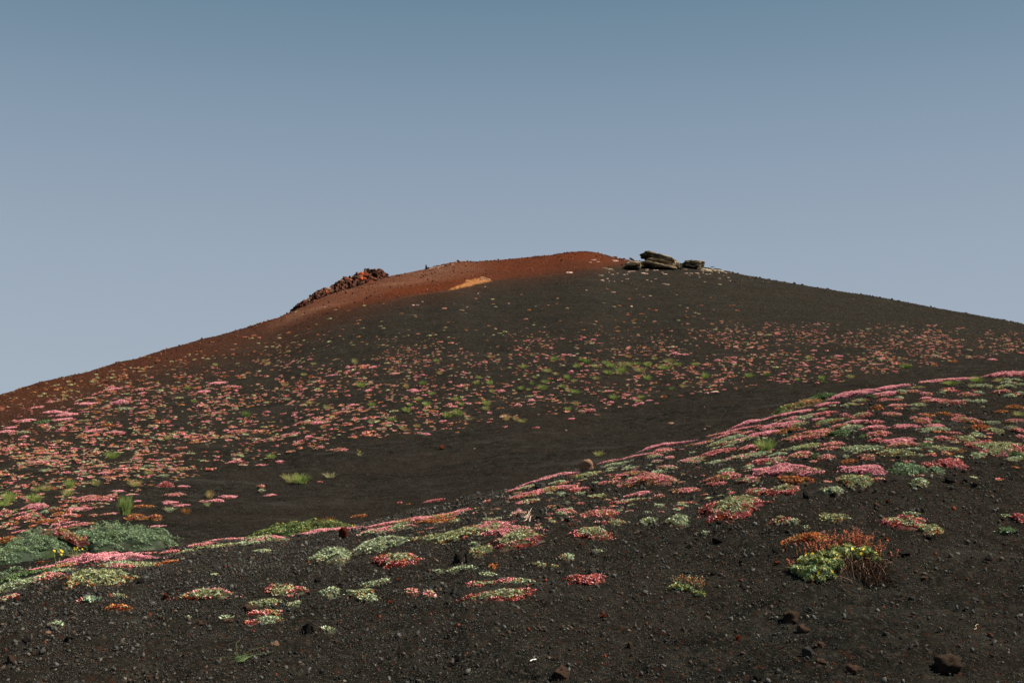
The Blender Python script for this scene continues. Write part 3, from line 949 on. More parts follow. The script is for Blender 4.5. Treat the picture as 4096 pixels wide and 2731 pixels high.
# ------------------------------------------------------------------ grass
def tuft_mesh(name, cols, nb=150, hgt=.6, seed=0, spread=1., wd=.022):
    """unit tuft: about 1 wide, hgt tall, base at the origin"""
    bag = Bag(); n = nb; a = rng.uniform(0, 6.283, n); r0 = .30*np.sqrt(rng.uniform(0, 1, n))
    base = np.stack([r0*np.cos(a), r0*np.sin(a), np.full(n, -.02)], 1); a2 = a+rng.normal(size=n)*.5
    L = hgt*rng.uniform(.55, 1.15, n); out = spread*rng.uniform(.08, .55, n)*(.4+r0*2.2)
    pts = []
    for t in (0, .35, .7, 1.):
        o = out*t**1.6; z = L*(t-.22*t*t*(out > .3)); pts.append(base+np.stack([np.cos(a2)*o, np.sin(a2)*o, z], 1))
    k = np.array([PALG[q] for q in cols])[rng.integers(0, len(cols), n)]*rng.uniform(.7, 1.25, (n, 1))
    strips(bag, np.stack(pts, 1), np.full(n, wd), k); return bag.build(name, M_STEM)
PALG = dict(g=(.17,.27,.06), g2=(.27,.36,.09), y=(.44,.43,.14), d=(.07,.13,.035), o=(.46,.28,.09), s=(.42,.36,.20), r=(.26,.08,.03), gy=(.25,.30,.13))
TU = dict(g=[tuft_mesh('grass_tuft', 'g g g2 g2 y gy'.split(), 230, .62) for _ in range(3)],
          d=[tuft_mesh('grass_tuft', 'd d g g g2'.split(), 260, .6) for _ in range(2)],
          y=[tuft_mesh('grass_tuft', 'g2 y gy s o'.split(), 170, .6) for _ in range(2)],
          o=[tuft_mesh('dry_tuft', 'o s r y'.split(), 170, .6) for _ in range(2)],
          r=[tuft_mesh('dry_tuft', 'r r o'.split(), 240, .7) for _ in range(1)],
          b=[tuft_mesh('round_bush', 'd g g2 gy'.split(), 420, .85, spread=.75)],
          w=[tuft_mesh('dry_tuft', 's s gy'.split(), 90, .5, spread=1.3)])
TL = dict(g='green grass tuft', d='dark green grass tuft', y='yellow green grass tuft', o='golden dry tuft', r='rust brown dry tuft', b='round green bush', w='pale twiggy dry tuft')
def tuft(u, v, w, h, kind, br='F', label=None):
    c, r = unproj(u, v+h*.38, br); k = r/F; me = TU[kind][int(rng.integers(len(TU[kind])))]
    o = link(me.name.split('.')[0], me, None, c); o.scale = (w*k, w*k*.85, max(h*k/.66, .4*w*k)); o.rotation_euler = (0, 0, rng.uniform(0, 6.28))
    ALL.append(dict(o=o, u=u, v=v, w=w, look=TL[kind], label=label, cat='bush' if kind == 'b' else ('grass tuft' if kind in 'gdy' else 'dry plant'), br=br, nm=o.name.split('.')[0])); return o
TT = '''A1
1030 970 120 75 g
1240 1228 120 75 y
640 1235 110 90 g
625 1310 110 70 y
320 1365 140 90 g
85 1355 130 100 g
40 1415 110 80 g
1150 1468 150 130 b|round dense green bush beside the two yellow flowered crimson cushions
1545 805 75 45 y
1365 1125 80 52 y
880 1222 90 56 y
2265 590 85 58 d
1725 350 65 40 d
1785 470 60 36 g
1925 1328 90 80 o|golden dry tuft growing out of pink cushions at the foot of the left slope
420 1268 110 60 y
330 1280 80 55 y
1710 1487 90 60 r
1560 1455 120 50 w
1815 264 50 28 y
1905 1410 60 60 w
600 420 60 30 y
865 280 60 30 o
1980 135 50 36 y
40 412 26 14 o
130 388 26 14 o
260 352 24 14 o
428 303 26 16 o
585 262 28 14 o
645 245 20 18 d
790 203 26 22 o
950 155 34 18 o
1145 105 18 18 d
1185 95 16 16 d
1330 58 34 18 o
A2
965 322 110 60 g
1540 307 85 52 d
1615 402 75 42 g
1065 502 80 48 g
1570 497 95 52 g
1385 550 90 52 g
1760 597 110 66 g
1855 577 110 76 g
1840 452 75 40 g
1890 497 65 38 g
2150 300 80 54 g
2025 300 65 42 g
2170 376 60 40 y
2120 488 90 56 g
2115 532 85 48 y
1250 635 85 45 g
140 976 85 50 g
530 124 55 30 y
1660 98 70 36 g
2045 250 55 30 g
1410 500 60 30 g
1495 456 70 32 g
320 1178 150 92 y
410 1185 190 100 g|largest grass tuft on the bare dark band below the left slope
680 1142 125 72 w|pale domed dry tuft right of the large grass tuft on the bare dark band
905 105 60 60 y
1355 718 90 42 o
1480 695 70 38 o
655 525 80 46 y
440 222 65 34 y
1380 330 60 48 o
265 320 70 36 o
500 480 90 40 o
950 952 60 44 w
620 710 70 40 o
1240 178 50 24 o
1690 208 60 40 o
110 125 55 28 y
80 95 60 24 o
1955 620 80 66 w
2300 620 70 70 o
1060 655 70 50 w
2160 60 80 30 o
A3
385 80 85 44 g
108 154 80 50 g
690 105 85 52 d
645 88 70 44 d
598 148 78 48 g
770 147 90 40 y
865 118 90 46 g
915 142 100 50 g
1015 132 90 58 y
1010 185 115 62 g
890 205 115 46 g
985 208 80 38 y
1080 130 90 50 y
1150 128 80 44 g
1180 182 120 56 y
1250 132 100 50 g
1400 160 130 58 g
1440 98 120 44 y
1525 130 85 40 g
1310 76 70 34 y
1685 132 75 42 g
330 187 100 48 y
405 216 65 30 y
505 250 75 54 g
775 258 80 38 y
575 280 70 34 y
310 290 80 38 g
282 345 96 58 g
465 332 65 42 g
85 350 70 40 g
155 360 60 30 y
520 366 70 38 y
585 385 112 50 g
185 305 50 34 d
1245 254 82 50 g
1778 240 85 64 g
2180 235 95 50 g
2335 224 60 34 d
935 434 100 48 g
1190 432 80 38 g
515 541 75 44 g
90 648 90 44 y
1470 356 55 34 d
30 630 70 50 o
800 950 104 58 y|yellow green tuft alone on the bare dark band
590 490 70 50 o
1570 330 60 40 o
210 245 60 26 y
1170 465 70 30 y
1070 55 80 26 o
190 45 50 26 y
A4
1275 150 110 56 d
765 242 80 40 y
495 255 60 46 g
275 270 50 34 g
375 68 70 34 y
880 88 60 34 y
510 290 50 30 d
10 222 40 30 d
620 155 50 24 o'''
for cr, q, lab in parse(TT):
    x, y, w, h = map(float, q[:4]); u, v = px(cr, x, y); tuft(u, v, w/2.297, h/2.297, q[4], 'F', lab)
for cr, x, y, w, h, k, lab in [('A3', 2335, 878, 190, 125, 'g', 'spiky dark green grass tuft among cushions at the left of the right hand slope'),
        ('A4', 1690, 305, 150, 46, 'g', None), ('A4', 1920, 275, 140, 62, 'g', None), ('A4', 2130, 275, 90, 46, 'y', None), ('A4', 1880, 322, 100, 60, 'w', None), ('A4', 2310, 585, 120, 56, 'y', None),
        ('B2', 660, 75, 150, 96, 'r', 'rust brown twiggy bush on the ridge right of the yellow flecked mound'), ('A4', 2130, 345, 70, 40, 'y', None)]:
    u, v = px(cr, x, y); tuft(u, v, w/2.297, h/2.297, k, 'N', lab)
for cr, x, y, w, h, k, lab in [('B1', 150, 385, 210, 130, 'g', 'green grass tuft spilling over the left end of the huge green cushion'), ('B1', 730, 395, 190, 95, 'w', 'thin stemmed plant with small yellow flowers in front of the huge green cushion'),
        ('B1', 1060, 285, 90, 90, 'w', 'pale dry tuft growing through the right half of the huge green cushion')]:
    u, v = px(cr, x, y); tuft(u, v, w/2.297, h/2.297, k, 'F', lab)
# pink and orange plants rooted in the huge cushion: sit on its surface
for cr, x, y, w, h, t, k, lab, dz in [('B1', 860, 165, 190, 50, 8, 'PR', 'coral cushion on the upper left of the right half of the huge green cushion', .05), ('B1', 620, 345, 540, 104, 10, 'PR', 'coral and pink cushion in front of the huge green cushion', .02),
        ('B1', 1010, 140, 120, 40, 5, 'PR', 'small coral patch near the top of the right half of the huge green cushion', .10), ('B1', 380, 305, 130, 36, 0, 'O', 'rusty patch on the front of the left half of the huge green cushion', .10)]:
    u, v = px(cr, x, y); cushion(u, v, w/2.297, h/2.297, 0, k, 'F', lab, gnd=HD)
cushion(*px('B1', 700, 118), 300/2.297, 56/2.297, 8, 'PR', 'F', 'coral cushion right behind the gap of the huge green cushion')
# yellow daisies standing over the left ridge
def daisy(u, v, br, label, n=5, rad=.035, hh=.05):
    c, r = unproj(u, v, br); b1 = Bag(); b2 = Bag(); a = rng.uniform(0, 6.28, n); q = rad*rng.uniform(.1, 1, n)
    top = np.stack([q*np.cos(a), q*np.sin(a), hh*rng.uniform(.7, 1.2, n)], 1); base = top*np.array([.3, .3, 0]); mid = (top+base)/2
    strips(b1, np.stack([base, mid, top], 1), np.full(n, .0018), np.tile(PALG['g2'], (n, 1)), .7)
    hd = np.tile(PAL['ye'], (n, 1)); blobs(b2, top, np.full(n, .0085), hd, flat=(1, 1, .45))
    o = bpy.data.objects.new('yellow_daisy', None); COL.objects.link(o); o.location = c; link('stems', b1.build('stems', M_STEM), o); link('flower_heads', b2.build('flower_heads', M_FLOWER), o)
    ALL.append(dict(o=o, u=u, v=v, w=30, look='yellow daisy', label=label, cat='flower', br=br, nm='yellow_daisy'))
for cr, x, y, br, lab in [('B1', 525, 475, 'N', 'yellow daisies rising from the left end of the pink ridge'), ('B1', 530, 290, 'F', 'yellow daisies in front of the left half of the huge green cushion'), ('B1', 800, 262, 'F', 'yellow daisies between the two halves of the huge green cushion'),
                          ('A2', 950, 965, 'F', 'tiny yellow flowered plant on the bare band below the left slope'), ('B1', 700, 405, 'F', 'yellow daisies by the thin stemmed plant behind the left ridge')]:
    daisy(*px(cr, x, y), br, lab)

# ------------------------------------------------------------------ stones
def stone_v(base, seed, rough=.22, facet=True, strata=0):
    V, Fc = base; v = V.copy(); d = V/np.linalg.norm(V, axis=1)[:, None]
    if facet:
        for _ in range(13):
            nrm_ = rng.normal(size=3); nrm_ /= np.linalg.norm(nrm_); lim = rng.uniform(.42, .8); q = v@nrm_; v = np.where((q > lim)[:, None], v-(q-lim)[:, None]*nrm_, v)
    v = v*(1+rough*vn3(d*1.6+seed, seed)[:, None]+rough*.5*vn3(d*4+seed, seed+1)[:, None]+rough*.45*vn3(d*9+seed, seed+2)[:, None])
    if strata: v[:, :2] *= (1+strata*np.sign(np.sin(v[:, 2:3]*22+vn3(d*2, seed)[:, None]*2)))
    return v, Fc
ST = [stone_v(ICO3, 10+i, .27) for i in range(6)]+[stone_v(ICO3, 40+i, .42, facet=False) for i in range(4)]; SM = {}
def stone(u, v, w, h, kind, br, label=None, name='stone', turn=None, sink=.15):
    c, r = unproj(u, v+h*.35, br); k = r/F; i = int(rng.integers(6)) if kind not in ('brown', 'umber') else 6+int(rng.integers(4))
    if (i, kind) not in SM: SM[i, kind] = mesh('stone', ST[i][0], ST[i][1], RK[kind])
    o = link(name, SM[i, kind], None, c+np.array([0, 0, h*k*.5*(1-sink)])); s = w*k/2
    o.scale = (s, s*.8, max(h*k*.64, s*.35)); o.rotation_euler = (rng.uniform(-.2, .2), rng.uniform(-.2, .2), turn if turn is not None else rng.uniform(-.5, .5)+(math.pi if rng.uniform() < .5 else 0))
    lk = dict(dark='dark lava stone', grey='grey lava stone', brown='brown lava stone', red='brick red lava stone', tan='tan stone', pale='pale flat stone', umber='dark brown rock')[kind]
    ALL.append(dict(o=o, u=u, v=v, w=w, look=lk, label=label, cat='boulder' if name == 'boulder' else 'stone', br=br, nm=name)); return o
TS = '''B2
565 630 80 42 dark
1855 435 110 90 dark
1932 432 44 100 dark
1750 725 80 50 grey
1825 722 80 60 grey
1225 825 70 22 red
1315 615 65 24 red
480 1060 150 88 dark|dark knobbly lava stone with a shadow, left of a small green cushion in the foreground
180 1205 70 42 tan
1425 1183 36 28 red
850 1232 32 22 red
415 1275 36 24 red
1590 1270 36 18 red
1855 1350 90 58 dark
1605 576 66 36 grey
805 205 115 92 red|brick red lava stone standing on the ridge below the yellow flecked mound
1235 545 70 30 dark
35 70 50 26 red
2260 1125 60 24 brown
730 1190 60 30 brown
B3
845 950 92 40 red
852 985 50 30 grey
1075 1097 56 34 tan
1372 1107 36 22 red
1080 1222 56 46 brown
455 1480 142 96 brown|big smooth brown stone at the bottom edge, centre right
1430 830 62 42 grey
740 533 92 50 grey
1825 555 120 50 dark
1910 95 64 40 dark
2022 150 56 36 grey
2080 1155 76 46 red
2110 465 80 46 dark
1905 1350 36 32 red
580 120 46 22 red
640 295 52 24 red
1695 115 40 30 grey
2245 1528 90 62 dark
1900 265 160 30 dark
250 62 110 56 dark
500 75 70 40 dark
1530 15 50 26 brown
1100 1300 30 20 brown
B4
70 350 92 54 dark
200 190 44 26 grey
1090 245 52 34 red
222 970 142 90 umber|dark brown rough stone in the lower left of the bare gravel right of centre
320 1080 112 66 brown
1650 1405 215 130 umber|largest brown rock in the bottom right, dark hollow on its left side
365 1290 122 74 grey
492 1372 92 46 brown
1908 812 84 46 grey
2020 432 84 40 dark
1440 610 62 32 brown
1095 1122 82 44 grey
1270 382 112 42 dark
480 1220 96 42 brown
790 1440 120 60 brown
85 465 66 36 red
160 332 60 28 red
2170 762 44 22 brown
780 150 90 30 grey
1470 235 90 24 dark
A4
345 1345 62 76 dark
340 1005 90 34 grey
870 1045 70 30 grey
1660 1192 120 56 dark
1812 1205 60 30 dark
1100 1400 42 34 red
610 1332 82 46 dark
690 482 52 24 dark
210 750 62 28 dark
70 1360 52 30 brown
1000 1430 60 36 brown
1200 985 60 24 dark
1900 1245 90 36 dark
B1
1290 645 82 44 dark
1335 412 112 56 dark
448 1105 70 26 tan
105 1360 72 70 brown
155 795 42 56 red
1360 1525 62 40 brown
2290 880 130 52 brown
1845 1020 72 36 brown
2095 1002 112 36 brown
630 1170 122 50 dark
245 1180 92 50 dark
820 1122 52 56 grey
1320 1353 40 20 red
1930 1358 36 18 red
425 845 32 26 red
1525 778 86 58 red|rusty red lump of lava alone on the left foreground gravel
2080 830 90 30 dark
1355 350 40 30 red
905 745 60 30 dark
A3
685 1075 160 92 tan|tan angular boulder perched on the near ridge, centre right
250 1258 152 68 grey|flat topped grey boulder among pink cushions on the near ridge
1945 757 70 26 dark
450 1447 70 40 brown
755 1280 70 36 dark
1500 1505 60 24 brown'''
for cr, q, lab in parse(TS):
    x, y, w, h = map(float, q[:4]); u, v = px(cr, x, y); o = stone(u, v, w/2.297, h/2.297, q[4], 'N', lab, 'boulder' if w > 138 else 'stone')  # the widest, flattest dark entry depicts a dark hollow, built as a stone
for cr, x, y, w, h, k, lab in [('A2', 1703, 890, 62, 36, 'red', 'reddish brown stone alone on the bare dark band between the slopes'), ('A3', 1870, 392, 100, 30, 'pale', 'pale flat slab at the lower edge of the pink flower belt'), ('A3', 385, 940, 34, 16, 'dark', None),
                               ('A3', 500, 738, 24, 16, 'pale', None), ('A3', 1770, 725, 32, 12, 'pale', None), ('A3', 1802, 700, 44, 10, 'pale', None), ('A3', 1450, 677, 82, 18, 'tan', None), ('A2', 2010, 905, 24, 10, 'pale', None), ('A3', 1768, 525, 16, 12, 'pale', None)]:
    u, v = px(cr, x, y); stone(u, v, w/2.297, h/2.297, k, 'F', lab)
# the ochre lichen mound with the dark green cushion on it, on the ridge crest
cushion(*px('A4', 262, 528), 360/2.297, 118/2.297, 12, 'L', 'N', 'ochre lichen covered mound on the ridge crest left of the dark green cushion', hk=1.5)
cushion(*px('A4', 462, 438), 335/2.297, 100/2.297, 0, 'D', 'N', 'dark green cushion capping the ridge crest right of the ochre lichen mound', hk=1.2)
cushion(*px('A4', 150, 572), 130/2.297, 40/2.297, 12, 'D', 'N', 'small dark green cushion at the left foot of the ochre lichen mound')

# ------------------------------------------------------------------ gravel, left out where cushions grow
FPA = np.array(FP)
def clear(x, y):
    k = np.ones(len(x), bool)
    for cx, cy, ax_, ay_, a_, b_ in FPA:
        m = np.nonzero((np.abs(x-cx) < a_*1.1) & (np.abs(y-cy) < a_*1.1+b_))[0]
        if len(m): dx = x[m]-cx; dy = y[m]-cy; k[m] &= ((dx*ax_+dy*ay_)/a_)**2+((dy*ax_-dx*ay_)/b_)**2 > .92
    return k
bag = Bag()
n = 260000; x, y, r = polar_scatter(n, lambda i: np.full(len(i), 2.75), lambda i: R1[i]*1.03, 'N'); k_ = clear(x, y); x, y, r = x[k_], y[k_], r[k_]; n = len(x)
s = .0013+.0009*rng.pareto(2.9, n); s = np.clip(s, .0011, .009)*np.clip(r/4, .8, 1.2)
P = np.stack([x, y, H(x, y)+s*.3+.002], 1)
blobs(bag, P, s, gcol(n), base=(ICO1[0], ICO1[1]) if False else None, flat=(1.25, .95, .6))
n = 2200; x, y, r = polar_scatter(n, lambda i: np.full(len(i), 2.75), lambda i: R1[i]*1.0, 'N'); k_ = clear(x, y); x, y, r = x[k_], y[k_], r[k_]; n = len(x)
s = rng.uniform(.004, .010, n)*np.clip(r/5, .8, 1.15); P = np.stack([x, y, H(x, y)+s*.35], 1)
blobs(bag, P, s, gcol(n, .03, .06)*1.1, base=ICO1, flat=(1.3, .9, .6))
n = 120000; x, y, r = polar_scatter(n, lambda i: R1[i]*1.05, lambda i: RS[i]*1.01, 'F')
k_ = clear(x, y); x, y, r = x[k_], y[k_], r[k_]; n = len(x); s = r*rng.uniform(.00018, .00045, n)*(1+(rng.uniform(0, 1, n) > .98)*.8); P = np.stack([x, y, H(x, y)+s*.3], 1)
rr_ = gcol(n, .03, .022); i_ = np.clip(((np.arctan2(x, y)+LIM)/(2*LIM)*(len(azd)-1)).astype(int), 0, len(azd)-1); j_ = np.clip(np.searchsorted(RR, r), 0, nR-1)
rmask = rust[j_, i_][:, None]; rr_ = rr_*(1-rmask)+rmask*rr_*np.array([3.0, 1.0, .75]); blobs(bag, P, s, rr_, flat=(1.2, 1, .6))
n = 2600; x, y, r = polar_scatter(n, lambda i: RS[i]*.45, lambda i: RS[i]*1.0, 'F'); i_ = np.clip(((np.arctan2(x, y)+LIM)/(2*LIM)*(len(azd)-1)).astype(int), 0, len(azd)-1); j_ = np.clip(np.searchsorted(RR, r), 0, nR-1); k_ = rust[j_, i_] > .35; x, y, r = x[k_], y[k_], r[k_]; n = len(x)
s = r*rng.uniform(.0003, .0011, n); blobs(bag, np.stack([x, y, H(x, y)+s*.3], 1), s, np.array([[.03, .014, .010], [.05, .02, .013], [.12, .06, .04], [.2, .07, .04]])[rng.integers(0, 4, n)], base=ICO1, flat=(1.3, 1, .7))
n = 1500; a = rng.uniform(-.42, .42, n); i_ = np.clip(((a+LIM)/(2*LIM)*(len(azd)-1)).astype(int), 0, len(azd)-1); r = RS[i_]*rng.uniform(.95, 1.02, n); x, y = r*np.sin(a), r*np.cos(a); s = r*(.00028+.00028*rng.pareto(3, n)).clip(0, .0012); j_ = np.clip(np.searchsorted(RR, r), 0, nR-1); rm = rust[j_, i_][:, None]
blobs(bag, np.stack([x, y, H(x, y)+s*.4], 1), s, gcol(n)*(1-rm)+rm*np.array([.09, .03, .018]), base=ICO1, flat=(1.3, 1, .8))
tag(link('gravel', bag.build('gravel', M_PEB)), 'loose dark scoria gravel strewn over the ash slopes', 'gravel', None, 'stuff')

# ------------------------------------------------------------------ the leafy shrub with red flower spikes and exposed roots
def shrub(label, cr, leafpts, spikes, roots, esz, br='N'):
    c, r = unproj(*px(cr, *leafpts[0][:2]), br); k = r/F/2.297; fo = Bag(); sp_ = Bag(); ro = Bag(); so_ = Bag()
    for (x, y, w, up) in leafpts:                # clumps rooted where the ground is under them, up = height above ground in crop px
        p, rq = unproj(*px(cr, x, y+up), br); kk = rq/F/2.297; n = int(330*(w/100)**2)
        d = rng.normal(size=(n, 3)); d /= np.linalg.norm(d, axis=1)[:, None]; d *= rng.uniform(.25, 1, (n, 1))**.4
        pos = p-c+np.array([0, 0, up*kk])+d*np.array([w*.5, w*.5, w*.42])*kk; pos[:, 2] = np.maximum(pos[:, 2], H(pos[:, 0]+c[0], pos[:, 1]+c[1])-c[2]+.002)
        leaves(fo, pos, esz*rng.uniform(.7, 1.2, n), mix(n, gr=2.6, sg=2.2, yg=5, dg=.5, bg_=1.3, ye=.6)*1.1, .9, .85)
        m = max(4, n//14); b0 = pos[:m]*np.array([.92, .92, .3]); strips(so_, np.stack([b0, (b0+pos[:m])/2+rng.normal(size=(m, 3))*.003, pos[:m]], 1), np.full(m, .0016), mix(m, yg=2, br=2), .6)
    for (x, y, yt, w, n, rc) in spikes:
        for _ in range(n):
            xx = x+rng.uniform(-w/2, w/2); p, rq = unproj(*px(cr, xx, y), br); kk = rq/F/2.297; b = p-c
            hh = (y-yt)*kk*rng.uniform(.6, 1.05); lean = rng.normal(size=2)*.012; tt = np.linspace(0, 1, 5)[:, None]
            pth = b+np.concatenate([lean*tt**1.5, hh*tt], 1); cst = np.array(PALG['o'])*.8 if rc else np.array(PALG['s'])*.7
            strips(so_, pth[None], np.array([.0013]), cst[None], .5); q = 17 if rc else 5; ts = rng.uniform(.42, 1.02, q)[:, None]; bp = b+np.concatenate([lean*ts**1.5, hh*ts], 1)+rng.normal(size=(q, 3))*.0016
            blobs(sp_, bp, rng.uniform(.0014, .0030, q), mix(q, sa=4, ru=3, pk=1.2, og=1.4) if rc else mix(q, og=3, st=3, br=2))
    for (x0, y0, x1, y1, n, w) in roots:
        p0, _ = unproj(*px(cr, x0, y0), br); p1, _ = unproj(*px(cr, x1, y1), br); P = []
        for _ in range(n):
            a = p0-c+rng.normal(size=3)*np.array([.022, .015, .006])+np.array([0, 0, .022]); b = p1-c+rng.normal(size=3)*np.array([.022, .02, .002]); ts = np.linspace(0, 1, 6)[:, None]
            q = a*(1-ts)+b*ts+rng.normal(size=(6, 3))*.0055; q[:, 2] = H(q[:, 0]+c[0], q[:, 1]+c[1])-c[2]+.003+.028*np.sin(ts[:, 0]*math.pi*.8+.3)*rng.uniform(.3, 1.2); P.append(q)
        P = np.array(P); strips(ro, P, np.full(n, w), np.array([[.08, .04, .028], [.04, .022, .016], [.30, .20, .14], [.025, .014, .010], [.05, .026, .018], [.03, .016, .01]])[rng.integers(0, 6, n)], .35)  # dark strand colours carry the shadow of the hollow, painted into the roots
    o = bpy.data.objects.new('leafy_shrub', None); COL.objects.link(o); o.location = c
    link('foliage', fo.build('foliage', M_LEAF), o); link('stems', so_.build('stems', M_STEM), o); link('flower_spikes', sp_.build('flower_spikes', M_FLOWER), o)
    if ro.n: link('roots', ro.build('roots', M_STEM), o)
    ALL.append(dict(o=o, u=px(cr, *leafpts[0][:2])[0], v=px(cr, *leafpts[0][:2])[1]-60, w=300, look='leafy shrub', label=label, cat='shrub', br=br, nm='leafy_shrub'))
shrub('leafy green shrub with red flower spikes and bare brown roots, lower right', 'B4',
      [(420, 560, 150, 40), (330, 560, 120, 40), (520, 560, 130, 45), (560, 500, 130, 60), (460, 470, 140, 70), (340, 470, 120, 50), (270, 540, 100, 30), (600, 420, 130, 60), (500, 410, 110, 55), (640, 480, 110, 70),
       (700, 395, 130, 50), (790, 385, 120, 50), (870, 385, 120, 45), (940, 400, 100, 40), (1000, 455, 80, 25), (820, 410, 90, 40), (740, 340, 90, 60), (900, 355, 80, 50), (380, 610, 90, 15), (480, 615, 90, 12), (580, 590, 80, 14), (230, 520, 60, 20), (620, 360, 110, 40), (400, 420, 80, 50)],
      [(700, 370, 175, 260, 26, 1), (860, 380, 150, 200, 26, 1), (560, 400, 250, 200, 14, 1), (430, 420, 250, 120, 10, 1), (1010, 420, 260, 90, 8, 1), (320, 450, 300, 90, 5, 1), (1150, 450, 340, 60, 3, 1), (230, 520, 430, 80, 4, 1)],
      [(735, 445, 725, 590, 30, .0022), (790, 455, 760, 560, 12, .002), (900, 480, 930, 660, 46, .0024), (960, 500, 1010, 680, 34, .0024), (1000, 490, 1110, 560, 20, .002), (1070, 640, 1190, 668, 2, .0034), (1020, 690, 1090, 706, 3, .0026), (590, 630, 610, 650, 3, .002), (800, 435, 1020, 470, 8, .002)], .0105)
shrub('small bright green plant with thin brown spikes on open gravel, left of the leafy shrub', 'B3',
      [(1540, 700, 80, 16), (1600, 700, 80, 18), (1640, 715, 60, 12), (1490, 690, 60, 18), (1730, 760, 90, 14), (1690, 745, 50, 10), (1530, 660, 50, 40), (1450, 700, 30, 10)],
      [(1530, 680, 560, 70, 9, 0), (1600, 680, 570, 60, 9, 0), (1690, 690, 590, 70, 11, 0), (1740, 720, 600, 50, 7, 0)], [(1660, 770, 1710, 825, 4, .002), (1500, 750, 1530, 770, 3, .002)], .0078)
# small leafy rosettes
for cr, x, y, w, k, lab in [('B4', 2195, 182, 125, 'gr', 'small bright green leafy rosette near the right edge on open gravel'), ('B1', 830, 812, 95, 'sg2', 'small silvery green rosette on the left foreground gravel')]:
    c, r = unproj(*px(cr, x, y+12), 'N'); kk = r/F/2.297; n = 90; d = rng.normal(size=(n, 3))*np.array([.28, .28, .1])*w*kk; d[:, 2] = np.abs(d[:, 2])+.004; b = Bag(); leaves(b, d, np.full(n, .016), mix(n, **{k: 4, 'bg_': 2}), .8, .5)
    o = link('leaf_rosette', b.build('leaf_rosette', M_LEAF), None, c); ALL.append(dict(o=o, u=px(cr, x, y)[0], v=px(cr, x, y)[1], w=w/2.3, look='leafy rosette', label=lab, cat='plant', br='N', nm='leaf_rosette'))
# sprawling grass and dry twigs in the foreground
def sprawl(label, cr, strands, wid, col, name, cat):
    c, r = unproj(*px(cr, *strands[0][0]), 'N'); b = Bag()
    for st in strands:
        P = []
        for (x, y, up) in [(q+(0,))[:3] if len(q) == 2 else q for q in st]:
            p, rq = unproj(*px(cr, x, y), 'N'); P.append(p-c+np.array([0, 0, .004+up*rq/F/2.297]))
        P = np.array(P); t = np.linspace(0, 1, 9); tt = np.linspace(0, 1, len(P)); P = np.stack([np.interp(t, tt, P[:, i]) for i in range(3)], 1); P[1:-1] = (P[:-2]+2*P[1:-1]+P[2:])/4
        strips(b, P[None], np.array([wid]), np.array([col]), .4)
    o = link(name, b.build(name, M_STEM), None, c); ALL.append(dict(o=o, u=px(cr, *strands[0][0])[0], v=px(cr, *strands[0][0])[1], w=60, look=cat, label=label, cat=cat, br='N', nm=name))
bl = [[(2210, 1385), (2130, 1355, 6), (2050, 1350, 4), (1965, 1345)], [(2210, 1385), (2260, 1320, 20), (2310, 1290, 20), (2390, 1265, 8), (2470, 1220, 0)], [(2210, 1385), (2170, 1300, 20), (2165, 1240, 30), (2205, 1215, 26)], [(2210, 1385), (2290, 1340, 14), (2400, 1320, 4), (2510, 1290)],
      [(2210, 1385), (2180, 1330, 14), (2140, 1290, 10)], [(2210, 1385), (2250, 1340, 10), (2240, 1300, 20)], [(2210, 1385), (2150, 1375, 4), (2120, 1385)]]
for _ in range(16): bl.append([(2210+random.uniform(-50, 50), 1385+random.uniform(-10, 8)), (2210+random.uniform(-70, 80), 1360, 10), (2210+random.uniform(-100, 120), 1330+random.uniform(-20, 30), 8)])
sprawl('thin green grass blades sprawling over the gravel near the bottom left', 'B1', bl, .0017, (.11, .16, .065), 'sprawling_grass', 'grass')
sprawl('short white twig lying on the gravel near the bottom centre', 'B3', [[(165, 1380), (190, 1368, 3), (222, 1358)], [(200, 1366), (225, 1360)]], .005, (.75, .73, .68), 'twig', 'twig')
sprawl('pale curled twig on the gravel in the lower right', 'B4', [[(1905, 1060), (1920, 1045, 6), (1935, 1042)], [(1890, 1085), (1915, 1080, 4), (1912, 1060)]], .004, (.45, .33, .24), 'twig', 'twig')
sprawl('pale dried stems left of centre right gravel, beside a dark stone', 'B3', [[(90, 90), (130, 85, 6), (165, 50, 30)], [(110, 60), (150, 45, 20), (180, 10, 40)], [(160, 95), (170, 60, 20), (200, 60, 20)], [(130, 70), (160, 30, 30), (140, 20, 40)]], .006, (.50, .36, .30), 'withered_plant', 'dry plant')

# ------------------------------------------------------------------ rocks on the summit
# rough clinker outcrop along the left rim
bot = [(255,950),(400,905),(560,808),(740,740),(900,680),(1050,632),(1200,590),(1350,545),(1500,500),(1650,450),(1780,412)]
top = [(255,948),(330,850),(400,800),(480,775),(558,738),(565,695),(640,615),(700,612),(740,568),(810,563),(835,585),(930,498),(1010,465),(1100,418),(1180,383),(1240,362),(1300,328),(1380,318),(1392,283),(1450,268),(1500,285),(1590,264),(1640,300),(1700,308),(1740,360),(1783,412)]
bot = np.array(bot, float)/3.92+[1100, 1000]; top = np.array(top, float)/3.92+[1100, 1000]
nS, nF = 420, 84; us = np.linspace(bot[0, 0]-1, bot[-1, 0]+1, nS); vbt = np.interp(us, bot[:, 0], bot[:, 1]); vtp = np.interp(us, top[:, 0], top[:, 1])
base = np.array([unproj(u, v+1.5, 'F')[0] for u, v in zip(us, vbt)]); hgt = np.maximum(vbt-vtp, 1.5)*np.hypot(base[:, 0], base[:, 1])/F
kx = np.ones(31)/31
for i in range(3): base[:, i] = np.convolve(np.pad(base[:, i], 15, mode='edge'), kx, 'valid')
c0 = base[nS//2].copy(); ob = Bag(); kk_ = np.ones(25)/25; hs_ = np.convolve(np.pad(hgt, 12, mode='edge'), kk_, 'valid')
